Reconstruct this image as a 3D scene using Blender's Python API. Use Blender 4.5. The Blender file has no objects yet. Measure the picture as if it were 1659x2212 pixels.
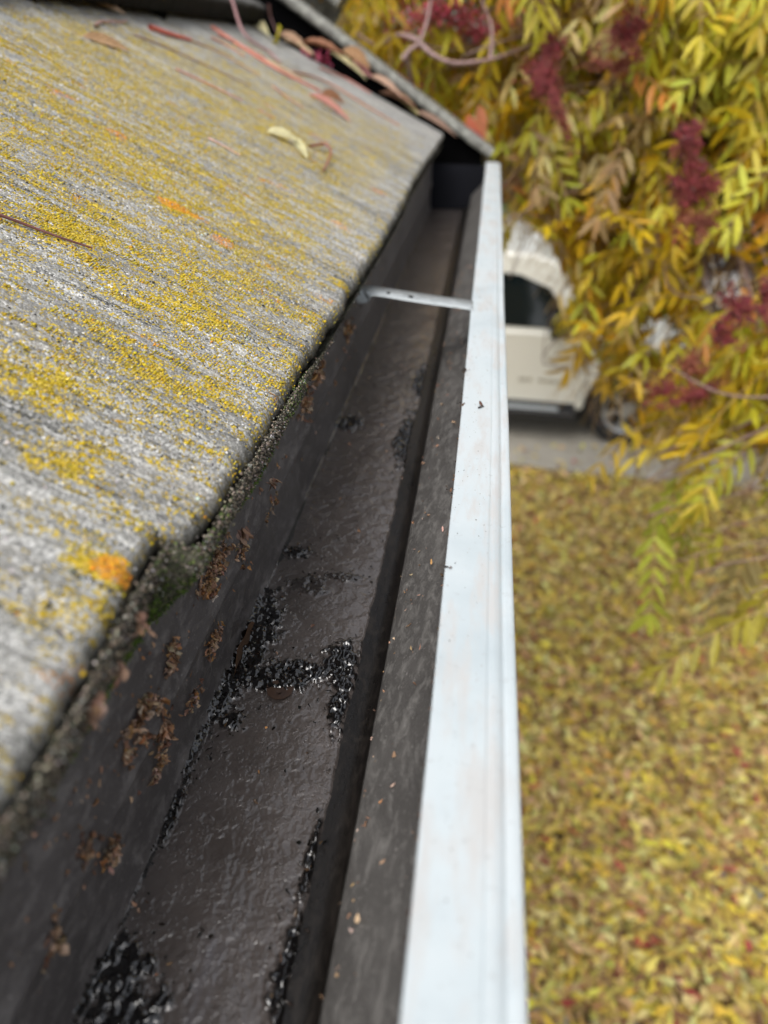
import bpy, bmesh, math, random
import numpy as np
from mathutils import Vector, Matrix, Euler
random.seed(7); rng = np.random.default_rng(7)
R = math.radians
H = 3.55                                   # camera height over the lawn; the eave is about 3.4 m up

# ------------------------------------------------------------------ camera
F, CX, CY = 1557.0, 829.5, 1106.0          # photo measured on a 1659 x 2212 grid
def basis(vp):
    g = np.array([(vp[0]-CX)/F, (CY-vp[1])/F, -1.0]); g /= np.linalg.norm(g)
    z = np.array([0, -g[2], g[1]]); z /= np.linalg.norm(z)
    if z[1] < 0: z = -z
    return np.array([np.cross(g, z), g, z])
RM = basis((1073, 122))
scn = bpy.context.scene
cam = bpy.data.cameras.new('camera'); camo = bpy.data.objects.new('camera', cam)
scn.collection.objects.link(camo); scn.camera = camo
camo.matrix_world = Matrix.Translation((0, 0, H)) @ Matrix([list(r) for r in RM]).to_4x4()
cam.sensor_fit = 'VERTICAL'; cam.sensor_height = 9.8; cam.sensor_width = 7.35
cam.lens = F/2212*9.8
cam.clip_start = 0.01; cam.clip_end = 500
cam.dof.use_dof = True; cam.dof.focus_distance = 0.335; cam.dof.aperture_fstop = 1.75

# ------------------------------------------------------------------ sky and sun (overcast)
w = bpy.data.worlds.new("World"); scn.world = w; w.use_nodes = True
nt = w.node_tree; bg = nt.nodes['Background']
sky = nt.nodes.new('ShaderNodeTexSky'); sky.sky_type = 'NISHITA'; sky.sun_disc = False
sky.sun_elevation = R(55); sky.sun_rotation = R(200); sky.air_density = 1.0; sky.dust_density = 4.0
hs = nt.nodes.new('ShaderNodeHueSaturation'); hs.inputs['Saturation'].default_value = 0.25
nt.links.new(sky.outputs[0], hs.inputs['Color']); nt.links.new(hs.outputs[0], bg.inputs[0])
bg.inputs[1].default_value = 0.15
sl = bpy.data.lights.new('sun', 'SUN'); sl.energy = 1.3; sl.angle = R(40); sl.color = (1, .97, .93)
so = bpy.data.objects.new('sun', sl); scn.collection.objects.link(so)
az = R(200); el = R(55)
sd = Vector((math.sin(az)*math.cos(el), math.cos(az)*math.cos(el), math.sin(el)))
so.rotation_euler = sd.to_track_quat('Z', 'Y').to_euler()
scn.view_settings.view_transform = 'Standard'; scn.view_settings.look = 'None'
scn.view_settings.exposure = 0.40; scn.view_settings.gamma = 1.0

# ------------------------------------------------------------------ helpers
def ray(u, v):
    return RM @ np.array([(u-CX)/F, (CY-v)/F, -1.0])
def onplane(u, v, axis, val):              # point (relative to the camera) on an axis plane
    d = ray(u, v); return d*(val/d[axis])
def project(P):
    c = np.asarray(P) @ RM; return CX+F*c[..., 0]/-c[..., 2], CY-F*c[..., 1]/-c[..., 2], -c[..., 2]
ALPHA = R(26); CA, SA = math.cos(ALPHA), math.sin(ALPHA)
EX, EZ = -0.088, -0.127                    # eave edge of the tiles, relative to the camera
def roofpt(s, y, h=0.0):
    s = np.asarray(s, float); y = np.asarray(y, float); h = np.asarray(h, float)
    return np.stack(np.broadcast_arrays(EX - s*CA + h*SA, y, EZ + s*SA + h*CA), -1)
def onroof(u, v):
    d = ray(u, v); n = np.array([SA, 0, CA]); P0 = np.array([EX, 0, EZ])
    P = d*(P0@n)/(d@n); return -(P[0]-EX)/CA, P[1]
def link(o, parent=None):
    scn.collection.objects.link(o)
    if parent is not None: o.parent = parent
    return o
def tag(o, label=None, cat=None, group=None, kind=None):
    if label: o['label'] = label
    if cat: o['category'] = cat
    if group: o['group'] = group
    if kind: o['kind'] = kind
    return o
def empty(name, loc=(0, 0, 0), rz=0.0):
    o = bpy.data.objects.new(name, None); o.location = loc; o.rotation_euler = (0, 0, rz); o.empty_display_size = .1
    return link(o)
def npmesh(name, V, faces, mat, parent=None, smooth=True, col=None, attrs=None, rel=True, origin=None):
    """V (n,3), camera relative when rel; faces = (m,k) array or list of such arrays."""
    V = np.array(V, dtype=np.float64)
    if rel: V = V + np.array([0, 0, H])
    fl = faces if isinstance(faces, list) else [faces]
    me = bpy.data.meshes.new(name)
    if origin is None:
        org = np.array([(V[:, 0].min()+V[:, 0].max())/2, (V[:, 1].min()+V[:, 1].max())/2, V[:, 2].min()])
    else: org = np.array(origin, float)
    if parent is not None: org = np.zeros(3) if origin is None else org
    V = V-org
    loops = np.concatenate([f.ravel() for f in fl]); tot = np.concatenate([np.full(len(f), f.shape[1]) for f in fl])
    me.vertices.add(len(V)); me.vertices.foreach_set('co', V.ravel())
    me.loops.add(len(loops)); me.loops.foreach_set('vertex_index', loops.astype(np.int32))
    me.polygons.add(len(tot)); me.polygons.foreach_set('loop_start', np.concatenate([[0], np.cumsum(tot)[:-1]]).astype(np.int32))
    me.polygons.foreach_set('loop_total', tot.astype(np.int32))
    if smooth: me.polygons.foreach_set('use_smooth', np.ones(len(tot), bool))
    if col is not None:
        a = me.color_attributes.new('Col', 'FLOAT_COLOR', 'POINT')
        c = np.ones((len(V), 4)); c[:, :3] = col; a.data.foreach_set('color', c.ravel())
    for k, val in (attrs or {}).items():
        a = me.attributes.new(k, 'FLOAT', 'POINT'); a.data.foreach_set('value', np.asarray(val, np.float32).ravel())
    me.update(calc_edges=True); me.validate()
    me.materials.append(mat)
    o = bpy.data.objects.new(name, me); o.location = org
    link(o)
    if parent is not None:
        o.parent = parent
        o.matrix_parent_inverse = Matrix.Translation(parent.location).inverted() if parent.rotation_euler.z == 0 else parent.matrix_basis.inverted()
    return o
def bmobj(name, bm, mat, parent=None, smooth=False, loc=None, bevel=0.0, segs=2):
    if bevel: bmesh.ops.bevel(bm, geom=[e for e in bm.edges if len(e.link_faces) == 2 and e.calc_face_angle(0) > .5], offset=bevel, segments=segs, affect='EDGES', profile=.6)
    me = bpy.data.meshes.new(name); bm.to_mesh(me); bm.free(); me.materials.append(mat)
    if smooth:
        for p in me.polygons: p.use_smooth = True
    o = bpy.data.objects.new(name, me); link(o, parent)
    if loc is not None: o.location = loc
    return o
def add_box(bm, c, s, rot=None):
    r = bmesh.ops.create_cube(bm, size=1.0)
    M = Matrix.Translation(c) @ (rot.to_4x4() if rot else Matrix.Identity(4)) @ Matrix.Diagonal((s[0], s[1], s[2], 1))
    bmesh.ops.transform(bm, matrix=M, verts=r['verts']); return r['verts']
def add_prism(bm, prof, y0, y1, k=None):   # prof: list of (x,z), extruded along y; k(x,z)->y scale
    a = [bm.verts.new((x, y0*(k(x, z) if k else 1), z)) for x, z in prof]
    b = [bm.verts.new((x, y1*(k(x, z) if k else 1), z)) for x, z in prof]
    n = len(prof)
    bm.faces.new(a); bm.faces.new(b[::-1])
    for i in range(n): bm.faces.new((a[i], b[i], b[(i+1) % n], a[(i+1) % n]))
def lattice(seed, n=64): return np.random.default_rng(seed).random((n, n))
def vnoise(x, y, seed):
    L = lattice(seed); n = L.shape[0]
    xi = np.floor(x).astype(int); yi = np.floor(y).astype(int); fx = x-xi; fy = y-yi
    fx = fx*fx*(3-2*fx); fy = fy*fy*(3-2*fy)
    # hash rows so that the lattice does not repeat visibly
    def g(a, b): return L[(a*7+(b//n)*13+(a//n)*29) % n, (b*5+(a//n)*17+(b//n)*31) % n]
    return (g(xi, yi)*(1-fx)*(1-fy)+g(xi+1, yi)*fx*(1-fy)+g(xi, yi+1)*(1-fx)*fy+g(xi+1, yi+1)*fx*fy)*2-1
def fbm(x, y, seed, o=4):
    s = 0; a = 1; t = 0
    for i in range(o):
        s = s+a*vnoise(x*2**i+i*3.7, y*2**i+i*9.1, seed+i); t += a; a *= .55
    return s/t
def sstep(a, b, x):
    t = np.clip((x-a)/(b-a), 0, 1); return t*t*(3-2*t)
def tubes(paths, radii, seg=6):
    V = []; Fc = []; off = 0
    for P, r in zip(paths, radii):
        P = np.asarray(P, float); n = len(P); r = np.broadcast_to(np.asarray(r, float), (n,)) if np.ndim(r) < 1 or len(np.atleast_1d(r)) != n else np.asarray(r)
        T = np.gradient(P, axis=0); T /= np.linalg.norm(T, axis=1)[:, None]+1e-12
        up = np.array([.13, .27, .95]); A = np.cross(T, up); A /= np.linalg.norm(A, axis=1)[:, None]+1e-12; B = np.cross(T, A)
        th = np.linspace(0, 2*np.pi, seg, endpoint=False)
        ring = P[:, None]+r[:, None, None]*(np.cos(th)[None, :, None]*A[:, None]+np.sin(th)[None, :, None]*B[:, None])
        V.append(ring.reshape(-1, 3))
        i, j = np.meshgrid(np.arange(n-1), np.arange(seg), indexing='ij'); j2 = (j+1) % seg
        Fc.append(np.stack([off+i*seg+j, off+i*seg+j2, off+(i+1)*seg+j2, off+(i+1)*seg+j], -1).reshape(-1, 4)); off += n*seg
    return np.concatenate(V), np.concatenate(Fc)
def spline(pts, n=16):
    pts = np.asarray(pts, float)
    if len(pts) < 3: return pts[0]+(pts[-1]-pts[0])*np.linspace(0, 1, n)[:, None]
    p = np.vstack([2*pts[0]-pts[1], pts, 2*pts[-1]-pts[-2]]); out = []
    m = len(pts)-1
    for t in np.linspace(0, m-1e-6, n):
        i = int(t); f = t-i; a, b, c, d = p[i:i+4]
        out.append(.5*((2*b)+(c-a)*f+(2*a-5*b+4*c-d)*f*f+(3*b-a-3*c+d)*f**3))
    return np.array(out)
# ico template
_b = bmesh.new(); bmesh.ops.create_icosphere(_b, subdivisions=1, radius=1); ICOV = np.array([v.co[:] for v in _b.verts]); ICOF = np.array([[v.index for v in f.verts] for f in _b.faces]); _b.free()
_b = bmesh.new(); bmesh.ops.create_icosphere(_b, subdivisions=2, radius=1); ICO2V = np.array([v.co[:] for v in _b.verts]); ICO2F = np.array([[v.index for v in f.verts] for f in _b.faces]); _b.free()
def blobs(C, S, jitter=.18, tv=None, tf=None, rg=rng):
    tv = ICOV if tv is None else tv; tf = ICOF if tf is None else tf
    n = len(C); S = np.asarray(S); S = S[:, None]*np.ones(3) if S.ndim == 1 else S
    V = tv[None]*(1+jitter*rg.standard_normal((n, len(tv), 1)))*S[:, None, :]+C[:, None]
    Fc = tf[None]+(np.arange(n)*len(tv))[:, None, None]
    return V.reshape(-1, 3), Fc.reshape(-1, 3)
# leaf template: t along, side, ridge
def leaf_template(fine=True):
    if fine:
        t = [0, .22, .5, .78, 1]; wd = [0, .8, 1, .62, 0]
    else:
        t = [0, .42, 1]; wd = [0, 1, 0]
    V = []; rows = []
    for a, b in zip(t, wd):
        if b == 0: rows.append([len(V)]); V.append((a, 0, 0))
        else: rows.append([len(V), len(V)+1, len(V)+2]); V += [(a, -b, 1), (a, 0, 0), (a, b, 1)]
    Fc = []
    for r0, r1 in zip(rows[:-1], rows[1:]):
        if len(r0) == 1: Fc += [(r0[0], r1[1], r1[0]), (r0[0], r1[2], r1[1])]
        elif len(r1) == 1: Fc += [(r0[0], r0[1], r1[0]), (r0[1], r0[2], r1[0])]
        else: Fc += [(r0[0], r0[1], r1[1]), (r0[0], r1[1], r1[0]), (r0[1], r0[2], r1[2]), (r0[1], r1[2], r1[1])]
    return np.array(V, float), np.array(Fc)
LT1 = leaf_template(True); LT0 = leaf_template(False)
def leaves(P, D, N, L, W, curl, fold, col, T=LT1):
    """many leaflets: P base, D direction, N normal, L length, W half width, curl (drop at the tip / length), fold"""
    tv, tf = T; n = len(P)
    D = D/np.linalg.norm(D, axis=1)[:, None]; S = np.cross(N, D); S /= np.linalg.norm(S, axis=1)[:, None]+1e-9; N = np.cross(D, S)
    t = tv[:, 0][None, :, None]; sd_ = tv[:, 1][None, :, None]; rd = tv[:, 2][None, :, None]
    V = P[:, None]+D[:, None]*t*L[:, None, None]+S[:, None]*sd_*W[:, None, None] + N[:, None]*(rd*np.abs(sd_)*fold[:, None, None]*W[:, None, None]-curl[:, None, None]*L[:, None, None]*t**2)
    Fc = tf[None]+(np.arange(n)*len(tv))[:, None, None]
    C = np.repeat(col, len(tv), axis=0)
    shade = 1+.18*(rng.random((n, len(tv), 1))-.5)
    C = (C.reshape(n, len(tv), 3)*shade).reshape(-1, 3)
    return V.reshape(-1, 3), Fc.reshape(-1, 3), C

# ------------------------------------------------------------------ materials
class NT:
    def __init__(s, name):
        s.m = bpy.data.materials.new(name); s.m.use_nodes = True; s.t = s.m.node_tree
        s.p = s.t.nodes['Principled BSDF']; s.out = s.t.nodes['Material Output']; s._pos = None
    def n(s, typ, **kw):
        q = s.t.nodes.new(typ)
        for k, v in kw.items():
            if k in q.inputs.keys(): q.inputs[k].default_value = v
            else: setattr(q, k, v)
        return q
    def l(s, a, b): s.t.links.new(a, b)
    def pos(s, sx=1, sy=1, sz=1):
        if s._pos is None: s._pos = s.n('ShaderNodeNewGeometry')
        m = s.n('ShaderNodeMapping'); m.inputs['Scale'].default_value = (sx, sy, sz); s.l(s._pos.outputs['Position'], m.inputs['Vector']); return m.outputs[0]
    def noise(s, scale, detail=4, rough=.55, vec=None, out='Fac', dist=0):
        q = s.n('ShaderNodeTexNoise'); q.inputs['Scale'].default_value = scale; q.inputs['Detail'].default_value = detail; q.inputs['Roughness'].default_value = rough; q.inputs['Distortion'].default_value = dist
        s.l(vec if vec is not None else s.pos(), q.inputs['Vector']); return q.outputs[out]
    def vor(s, scale, vec=None, out='Distance', rnd=1.0):
        q = s.n('ShaderNodeTexVoronoi'); q.inputs['Scale'].default_value = scale; q.inputs['Randomness'].default_value = rnd
        s.l(vec if vec is not None else s.pos(), q.inputs['Vector']); return q.outputs[out]
    def ramp(s, fac, stops):
        q = s.n('ShaderNodeValToRGB'); e = q.color_ramp.elements
        while len(e) < len(stops): e.new(.5)
        for k, (p, c) in zip(e, stops): k.position = p; k.color = (*c, 1) if len(c) == 3 else c
        s.l(fac, q.inputs[0]); return q.outputs[0]
    def g(s, fac, a, b): return s.ramp(fac, [(a, (0, 0, 0)), (b, (1, 1, 1))])
    def mix(s, f, a, b, mode='MIX'):
        q = s.n('ShaderNodeMix'); q.data_type = 'RGBA'; q.blend_type = mode
        for inp, v in ((q.inputs[0], f), (q.inputs[6], a), (q.inputs[7], b)):
            if isinstance(v, bpy.types.NodeSocket): s.l(v, inp)
            elif isinstance(v, (int, float)): inp.default_value = v
            else: inp.default_value = (*v, 1)
        return q.outputs[2]
    def math(s, op, a, b=0.0):
        q = s.n('ShaderNodeMath'); q.operation = op
        for inp, v in ((q.inputs[0], a), (q.inputs[1], b)):
            if isinstance(v, bpy.types.NodeSocket): s.l(v, inp)
            else: inp.default_value = v
        return q.outputs[0]
    def attr(s, name, out='Fac'):
        q = s.n('ShaderNodeAttribute'); q.attribute_name = name; return q.outputs[out]
    def base(s, c):
        if isinstance(c, bpy.types.NodeSocket): s.l(c, s.p.inputs['Base Color'])
        else: s.p.inputs['Base Color'].default_value = (*c, 1)
    def rough(s, c):
        if isinstance(c, bpy.types.NodeSocket): s.l(c, s.p.inputs['Roughness'])
        else: s.p.inputs['Roughness'].default_value = c
    def bump(s, h, dist, strength=1.0):
        q = s.n('ShaderNodeBump'); q.inputs['Distance'].default_value = dist; q.inputs['Strength'].default_value = strength
        s.l(h, q.inputs['Height']); s.l(q.outputs[0], s.p.inputs['Normal']); return q
def simple(name, c, r=.6, metal=0, spec=None, var=.12, sc=20):
    k = NT(name); n = k.noise(sc, 4); lo = tuple(x*(1-var) for x in c); hi = tuple(min(1, x*(1+var)) for x in c)
    k.base(k.ramp(n, [(.3, lo), (.7, hi)])); k.rough(r); k.p.inputs['Metallic'].default_value = metal
    if spec is not None: k.p.inputs['Specular IOR Level'].default_value = spec
    return k.m
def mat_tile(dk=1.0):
    k = NT('weathered_concrete_tile')
    st = k.noise(62, 4, .62, k.pos(.09, 1, .09)); st2 = k.noise(260, 4, .65, k.pos(.12, 1, .12)); bl = k.noise(34, 4, .6, k.pos(.45, 1, .45))
    cell = k.vor(1150, out='Color'); sep = k.n('ShaderNodeSeparateColor'); k.l(cell, sep.inputs[0]); cr, cg, cb = sep.outputs
    a = k.math('ADD', k.math('MULTIPLY', st, .56), k.math('MULTIPLY', st2, .50)); a = k.math('ADD', a, -.03); a = k.math('ADD', a, k.math('MULTIPLY', k.math('SUBTRACT', cr, .5), .38))
    a = k.math('ADD', a, k.math('MULTIPLY', k.math('SUBTRACT', bl, .5), .55))
    base = k.ramp(a, [(.28, (.045, .046, .044)), (.40, (.13, .13, .120)), (.50, (.265, .264, .250)), (.61, (.45, .448, .43)), (.77, (.66, .66, .64))])
    base = k.mix(k.g(k.noise(22, 3), .5, .72), base, k.mix(.35, base, (.40, .35, .28)))
    wh = k.math('GREATER_THAN', cb, .968); base = k.mix(wh, base, (.80, .79, .77)); dk_ = k.math('LESS_THAN', cb, .07); base = k.mix(dk_, base, (.04, .04, .042))
    gr = k.noise(300, 3, .6, k.pos(.030, 1, .030)); base = k.mix(k.math('MULTIPLY', k.g(gr, .53, .62), .62), base, (.05, .05, .045)); base = k.mix(k.math('MULTIPLY', k.g(gr, .44, .37), .30), base, (.58, .57, .54))  # shading of grooves and ridges painted in as dark and pale lines
    # lichen
    li = k.attr('lich'); cov = k.math('ADD', k.math('MULTIPLY', k.math('SUBTRACT', k.noise(230, 5, .72, k.pos(.45, 1, .45)), .5), 2.1), k.math('ADD', li, k.math('MULTIPLY', k.math('SUBTRACT', cg, .5), .62)))
    lm = k.g(cov, .50, .58)
    yel = k.ramp(cr, [(0, (.24, .17, .02)), (.5, (.54, .38, .018)), (1, (.66, .50, .08))])
    orr = k.g(k.noise(30, 2, vec=k.pos(.7, 1, .7)), .66, .70); yel = k.mix(orr, yel, (.62, .22, .02)); yel = k.mix(k.g(k.attr('oran'), .3, .6), yel, (.60, .30, .04))
    base = k.mix(lm, base, yel)
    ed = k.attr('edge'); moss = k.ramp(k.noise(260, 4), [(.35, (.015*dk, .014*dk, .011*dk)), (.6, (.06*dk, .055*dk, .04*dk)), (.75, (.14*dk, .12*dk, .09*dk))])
    if dk < 1: base = k.mix(.72, base, (.03, .03, .028))  # upper course: shade painted into the tile colour, edge moss darkened too
    base = k.mix(ed, base, moss); k.base(base); k.rough(.88); k.p.inputs['Specular IOR Level'].default_value = .3
    h = k.math('ADD', k.math('MULTIPLY', cr, .45), k.math('MULTIPLY', k.noise(900, 3), .6)); h = k.math('ADD', h, k.math('MULTIPLY', lm, .5)); h = k.math('SUBTRACT', h, k.math('MULTIPLY', k.vor(1150), .5))
    k.bump(h, .0008, .9); return k.m
def mat_leaf(name='leaf_surface', tr=.35, r=.5):
    k = NT(name); c = k.attr('Col', 'Color'); c2 = k.mix(k.g(k.noise(160, 4), .35, .75), c, k.mix(.35, c, (.16, .07, .02))); k.base(c2); k.rough(r)
    t = k.n('ShaderNodeBsdfTranslucent'); k.l(c2, t.inputs[0]); mx = k.n('ShaderNodeMixShader'); mx.inputs[0].default_value = tr
    k.l(k.p.outputs[0], mx.inputs[1]); k.l(t.outputs[0], mx.inputs[2]); k.l(mx.outputs[0], k.out.inputs[0]); return k.m
def mat_col(name, r=.6, spec=.4):
    k = NT(name); k.base(k.attr('Col', 'Color')); k.rough(r); k.p.inputs['Specular IOR Level'].default_value = spec; return k.m
def mat_mud():
    k = NT('wet_gutter_mud'); lu = k.attr('lump'); n = k.noise(260, 5, .6); bl = k.noise(30, 3)
    dry = k.ramp(k.math('ADD', k.math('MULTIPLY', bl, .7), k.math('MULTIPLY', n, .3)), [(.35, (.075, .062, .056)), (.55, (.105, .089, .082)), (.75, (.14, .12, .112))])
    wet = k.ramp(n, [(.4, (.003, .003, .0035)), (.75, (.014, .011, .010))])
    k.base(k.mix(lu, dry, wet)); k.rough(k.mix(lu, (.30, .30, .30), (.10, .10, .10))); k.p.inputs['IOR'].default_value = 1.6; k.p.inputs['Coat Weight'].default_value = 1.0; k.p.inputs['Coat IOR'].default_value = 1.6; k.p.inputs['Coat Roughness'].default_value = .12
    wv = k.pos(1, .75, 1); v1 = k.g(k.vor(520, wv), .08, .30); v2 = k.g(k.vor(1200, wv), .10, .34); sel = k.g(k.noise(120, 3), .42, .56)
    h = k.math('ADD', k.math('MULTIPLY', k.math('MULTIPLY', v1, sel), .6), k.math('MULTIPLY', k.math('MULTIPLY', v2, sel), .40)); h = k.math('ADD', h, k.math('MULTIPLY', k.noise(2200, 2, .5), .10)); b_ = k.bump(h, .00045, .7);
    sc = k.attr('scrape_glint'); k.base(k.mix(sc, k.mix(lu, dry, wet), (.17, .165, .18))); k.l(k.math('SUBTRACT', .85, k.math('MULTIPLY', lu, .6)), b_.inputs['Strength']); k.l(b_.outputs[0], k.p.inputs['Coat Normal']); return k.m
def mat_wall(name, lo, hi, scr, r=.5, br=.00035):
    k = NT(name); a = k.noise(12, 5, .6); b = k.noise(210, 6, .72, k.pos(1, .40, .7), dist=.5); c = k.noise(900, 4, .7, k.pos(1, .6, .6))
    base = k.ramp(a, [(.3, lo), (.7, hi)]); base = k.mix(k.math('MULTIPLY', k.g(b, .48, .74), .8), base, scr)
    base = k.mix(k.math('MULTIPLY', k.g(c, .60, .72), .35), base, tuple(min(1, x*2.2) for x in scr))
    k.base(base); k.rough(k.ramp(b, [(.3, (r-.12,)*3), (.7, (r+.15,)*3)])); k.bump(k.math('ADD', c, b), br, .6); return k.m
def mat_rim():
    k = NT('painted_metal_rim'); a = k.noise(20, 4); b = k.noise(260, 6, .7); c = k.noise(90, 5, .65, k.pos(1, .22, 1))
    base = k.ramp(a, [(.3, (.46, .52, .545)), (.5, (.54, .595, .615)), (.72, (.565, .60, .61))])
    base = k.mix(k.math('MULTIPLY', k.g(c, .48, .62), .8), base, (.52, .51, .495))
    base = k.mix(k.math('MULTIPLY', k.g(b, .60, .70), .6), base, (.36, .37, .37))
    base = k.mix(k.g(k.vor(95, rnd=1), .035, .02), base, (.10, .09, .08)) if False else base
    k.base(base); k.rough(.48); k.bump(k.math('ADD', b, k.math('MULTIPLY', c, .6)), .0002, .5); return k.m
M_tile = mat_tile(); M_tile_shaded = mat_tile(.22); M_leaf = mat_leaf(); M_dry = mat_leaf('dry_leaf_surface', .12, .65); M_mud = mat_mud()
M_col = mat_col('tinted_matte', .8, .25); M_berry = mat_col('berry_skin', .42, .5)
M_flash = mat_wall('dark_wet_flashing', (.080, .072, .070), (.135, .124, .121), (.31, .29, .28), .45)
M_front = mat_wall('dusty_gutter_lining', (.060, .056, .053), (.11, .104, .098), (.24, .23, .215), .55)
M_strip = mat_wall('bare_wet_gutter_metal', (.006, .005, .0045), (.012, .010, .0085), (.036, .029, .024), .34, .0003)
M_rim = mat_rim(); M_strap = simple('galvanised_strap', (.40, .43, .44), .5, .2, var=.25, sc=120)
M_bark = simple('grey_bark', (.20, .15, .13), .8, var=.35, sc=60); M_twig = simple('twig_skin', (.26, .17, .15), .6, var=.3, sc=80)
M_barge = NT('rake_tile_concrete')
_k = M_barge; _k.base(_k.ramp(_k.noise(70, 5, .65), [(.3, (.10, .10, .09)), (.5, (.22, .22, .20)), (.72, (.42, .43, .38))])); _k.rough(.9); _k.bump(_k.noise(300, 4), .001, .8); M_barge = _k.m
M_black = simple('shade_black_timber', (.003, .003, .0033), 1.0, var=.3, spec=.02)  # near black, so the unlit gap under the rake tiles is painted in
M_cap = simple('dark_end_plate', (.010, .0105, .014), .8, var=.2, spec=.1)

# ------------------------------------------------------------------ ground, driveway, street
def sheet(name, x0, x1, y0, y1, z, mat, res=1, kind='structure', f=None):
    nx, ny = res, res; X, Y = np.meshgrid(np.linspace(x0, x1, nx+1), np.linspace(y0, y1, ny+1), indexing='ij')
    Z = np.full_like(X, z) if f is None else z+f(X, Y)
    i, j = np.meshgrid(np.arange(nx), np.arange(ny), indexing='ij'); a = i*(ny+1)+j
    Fc = np.stack([a, a+ny+1, a+ny+2, a+1], -1).reshape(-1, 4)
    o = npmesh(name, np.stack([X, Y, Z], -1).reshape(-1, 3), Fc, mat, rel=False); tag(o, kind=kind); return o
k = NT('leafy_turf'); a = k.noise(14, 6, .7); b = k.noise(3, 4)
base = k.ramp(a, [(.3, (.05, .032, .015)), (.5, (.17, .115, .045)), (.65, (.30, .22, .07)), (.8, (.12, .15, .03))])
base = k.mix(k.g(b, .5, .7), base, k.mix(.5, base, (.07, .10, .025))); k.base(base); k.rough(.95); k.bump(a, .03); M_turf = k.m
sheet('lawn', -60, 140, -60, 200, -.02, M_turf, 60)
k = NT('green_grass'); k.base(k.ramp(k.noise(9, 6, .7), [(.35, (.035, .06, .012)), (.6, (.07, .11, .025)), (.75, (.14, .15, .04))])); k.rough(.95)
sheet('far_lawn', -60, 140, 19.76, 200, .01, k.m, 20)
def concrete(name, c, sc=5):
    k = NT(name); a = k.noise(sc, 6, .65); b = k.noise(60, 5, .7); base = k.ramp(a, [(.3, tuple(x*.78 for x in c)), (.7, c)])
    base = k.mix(k.math('MULTIPLY', k.g(b, .55, .75), .35), base, tuple(x*.6 for x in c)); k.base(base); k.rough(.85); k.bump(b, .003, .5); return k.m
M_con = concrete('driveway_concrete', (.43, .40, .34)); M_str = concrete('pale_street_surface', (.46, .45, .44))
# driveway in slabs with joints, its near edge curving away from the house
def drive_edge(x): return 6.62 - .10*(x-.4)-.05*np.sin(x*1.3)+np.where(x < .9, .12*(x-.9)**2, 0)*0
XS = np.linspace(-9, 9, 181); bm = bmesh.new()
joints = [-7.4, -5.2, -3.0, -.95, .33, 1.72, 3.9, 6.1, 8.3]
cuts = [-9]+joints+[9]
for a_, b_ in zip(cuts[:-1], cuts[1:]):
    xs = np.linspace(a_+.008, b_-.008, 8); top = []
    lo = [bm.verts.new((x+.10*(.0), float(drive_edge(x)), .05)) for x in xs]; hi = [bm.verts.new((x-.35, 11.2, .05)) for x in xs]
    lo2 = [bm.verts.new((x, float(drive_edge(x))-.01, -.10)) for x in xs]
    for i in range(7):
        bm.faces.new((lo[i], lo[i+1], hi[i+1], hi[i])); bm.faces.new((lo2[i], lo2[i+1], lo[i+1], lo[i]))
tag(bmobj('driveway', bm, M_con), kind='structure')
bm = bmesh.new(); add_box(bm, (0, 8.8, -.02), (17.9, 4.3, .08)); tag(bmobj('driveway_bed', bm, simple('joint_dirt', (.06, .05, .04), .95)), kind='structure')
sheet('street', -60, 140, 12.6, 19.6, .02, M_str, 4)
bm = bmesh.new(); add_box(bm, (20, 12.52, .04), (160, .15, .16)); add_box(bm, (20, 19.68, .04), (160, .15, .16)); tag(bmobj('kerb', bm, M_con, bevel=.02), kind='structure')

# leaf litter
def pal(n, cols, wts, jit=.15):
    c = np.array(cols)[rng.choice(len(cols), n, p=np.array(wts)/sum(wts))]
    return np.clip(c*(1+jit*rng.standard_normal((n, 1)))*(1+.06*rng.standard_normal((n, 3))), .002, .9)
LITC = [(.70, .55, .12), (.80, .68, .27), (.46, .28, .11), (.26, .13, .065), (.56, .50, .12), (.84, .62, .07), (.42, .07, .065), (.74, .50, .25)]
def litter(n, xr, yr, colw, zlo, zhi, L0=.094):
    P = np.stack([rng.uniform(*xr, n), rng.uniform(*yr, n), rng.uniform(zlo, zhi, n)], -1)
    th = rng.uniform(0, 2*np.pi, n); D = np.stack([np.cos(th), np.sin(th), rng.normal(0, .22, n)], -1)
    N = np.stack([rng.normal(0, .45, n), rng.normal(0, .45, n), np.ones(n)], -1)
    L = L0*rng.uniform(.55, 1.25, n); return P, D, N, L, L*rng.uniform(.13, .20, n), rng.uniform(-.3, .35, n), rng.uniform(-.3, .7, n), pal(n, LITC, colw, .2)
A = litter(74000, (-.5, 4.5), (.5, 7.0), [26, 18, 13, 11, 9, 10, 2.2, 12], .0, .06)
keep = ~((A[0][:, 1] > drive_edge(A[0][:, 0])-.02) & (rng.random(74000) > .02))
A = [a[keep] for a in A]; A[0][:, 2] += np.where(A[0][:, 1] > drive_edge(A[0][:, 0])-.02, .05, 0)
B = litter(42000, (-2.5, 9), (-1.5, 8.5), [22, 16, 13, 12, 14, 7, 2.2, 10], .0, .04)
kb = (B[0][:, 1] < drive_edge(B[0][:, 0])-.02); B = [b[kb] for b in B]
A = [np.concatenate([a, b]) for a, b in zip(A, B)]
V, Fc, C = leaves(*A, T=LT0); o = npmesh('fallen_leaves', V, Fc, M_dry, col=C, rel=False, smooth=False)
tag(o, 'thick carpet of fallen yellow and brown leaflets covering the lawn', 'leaf litter', kind='stuff')
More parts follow.
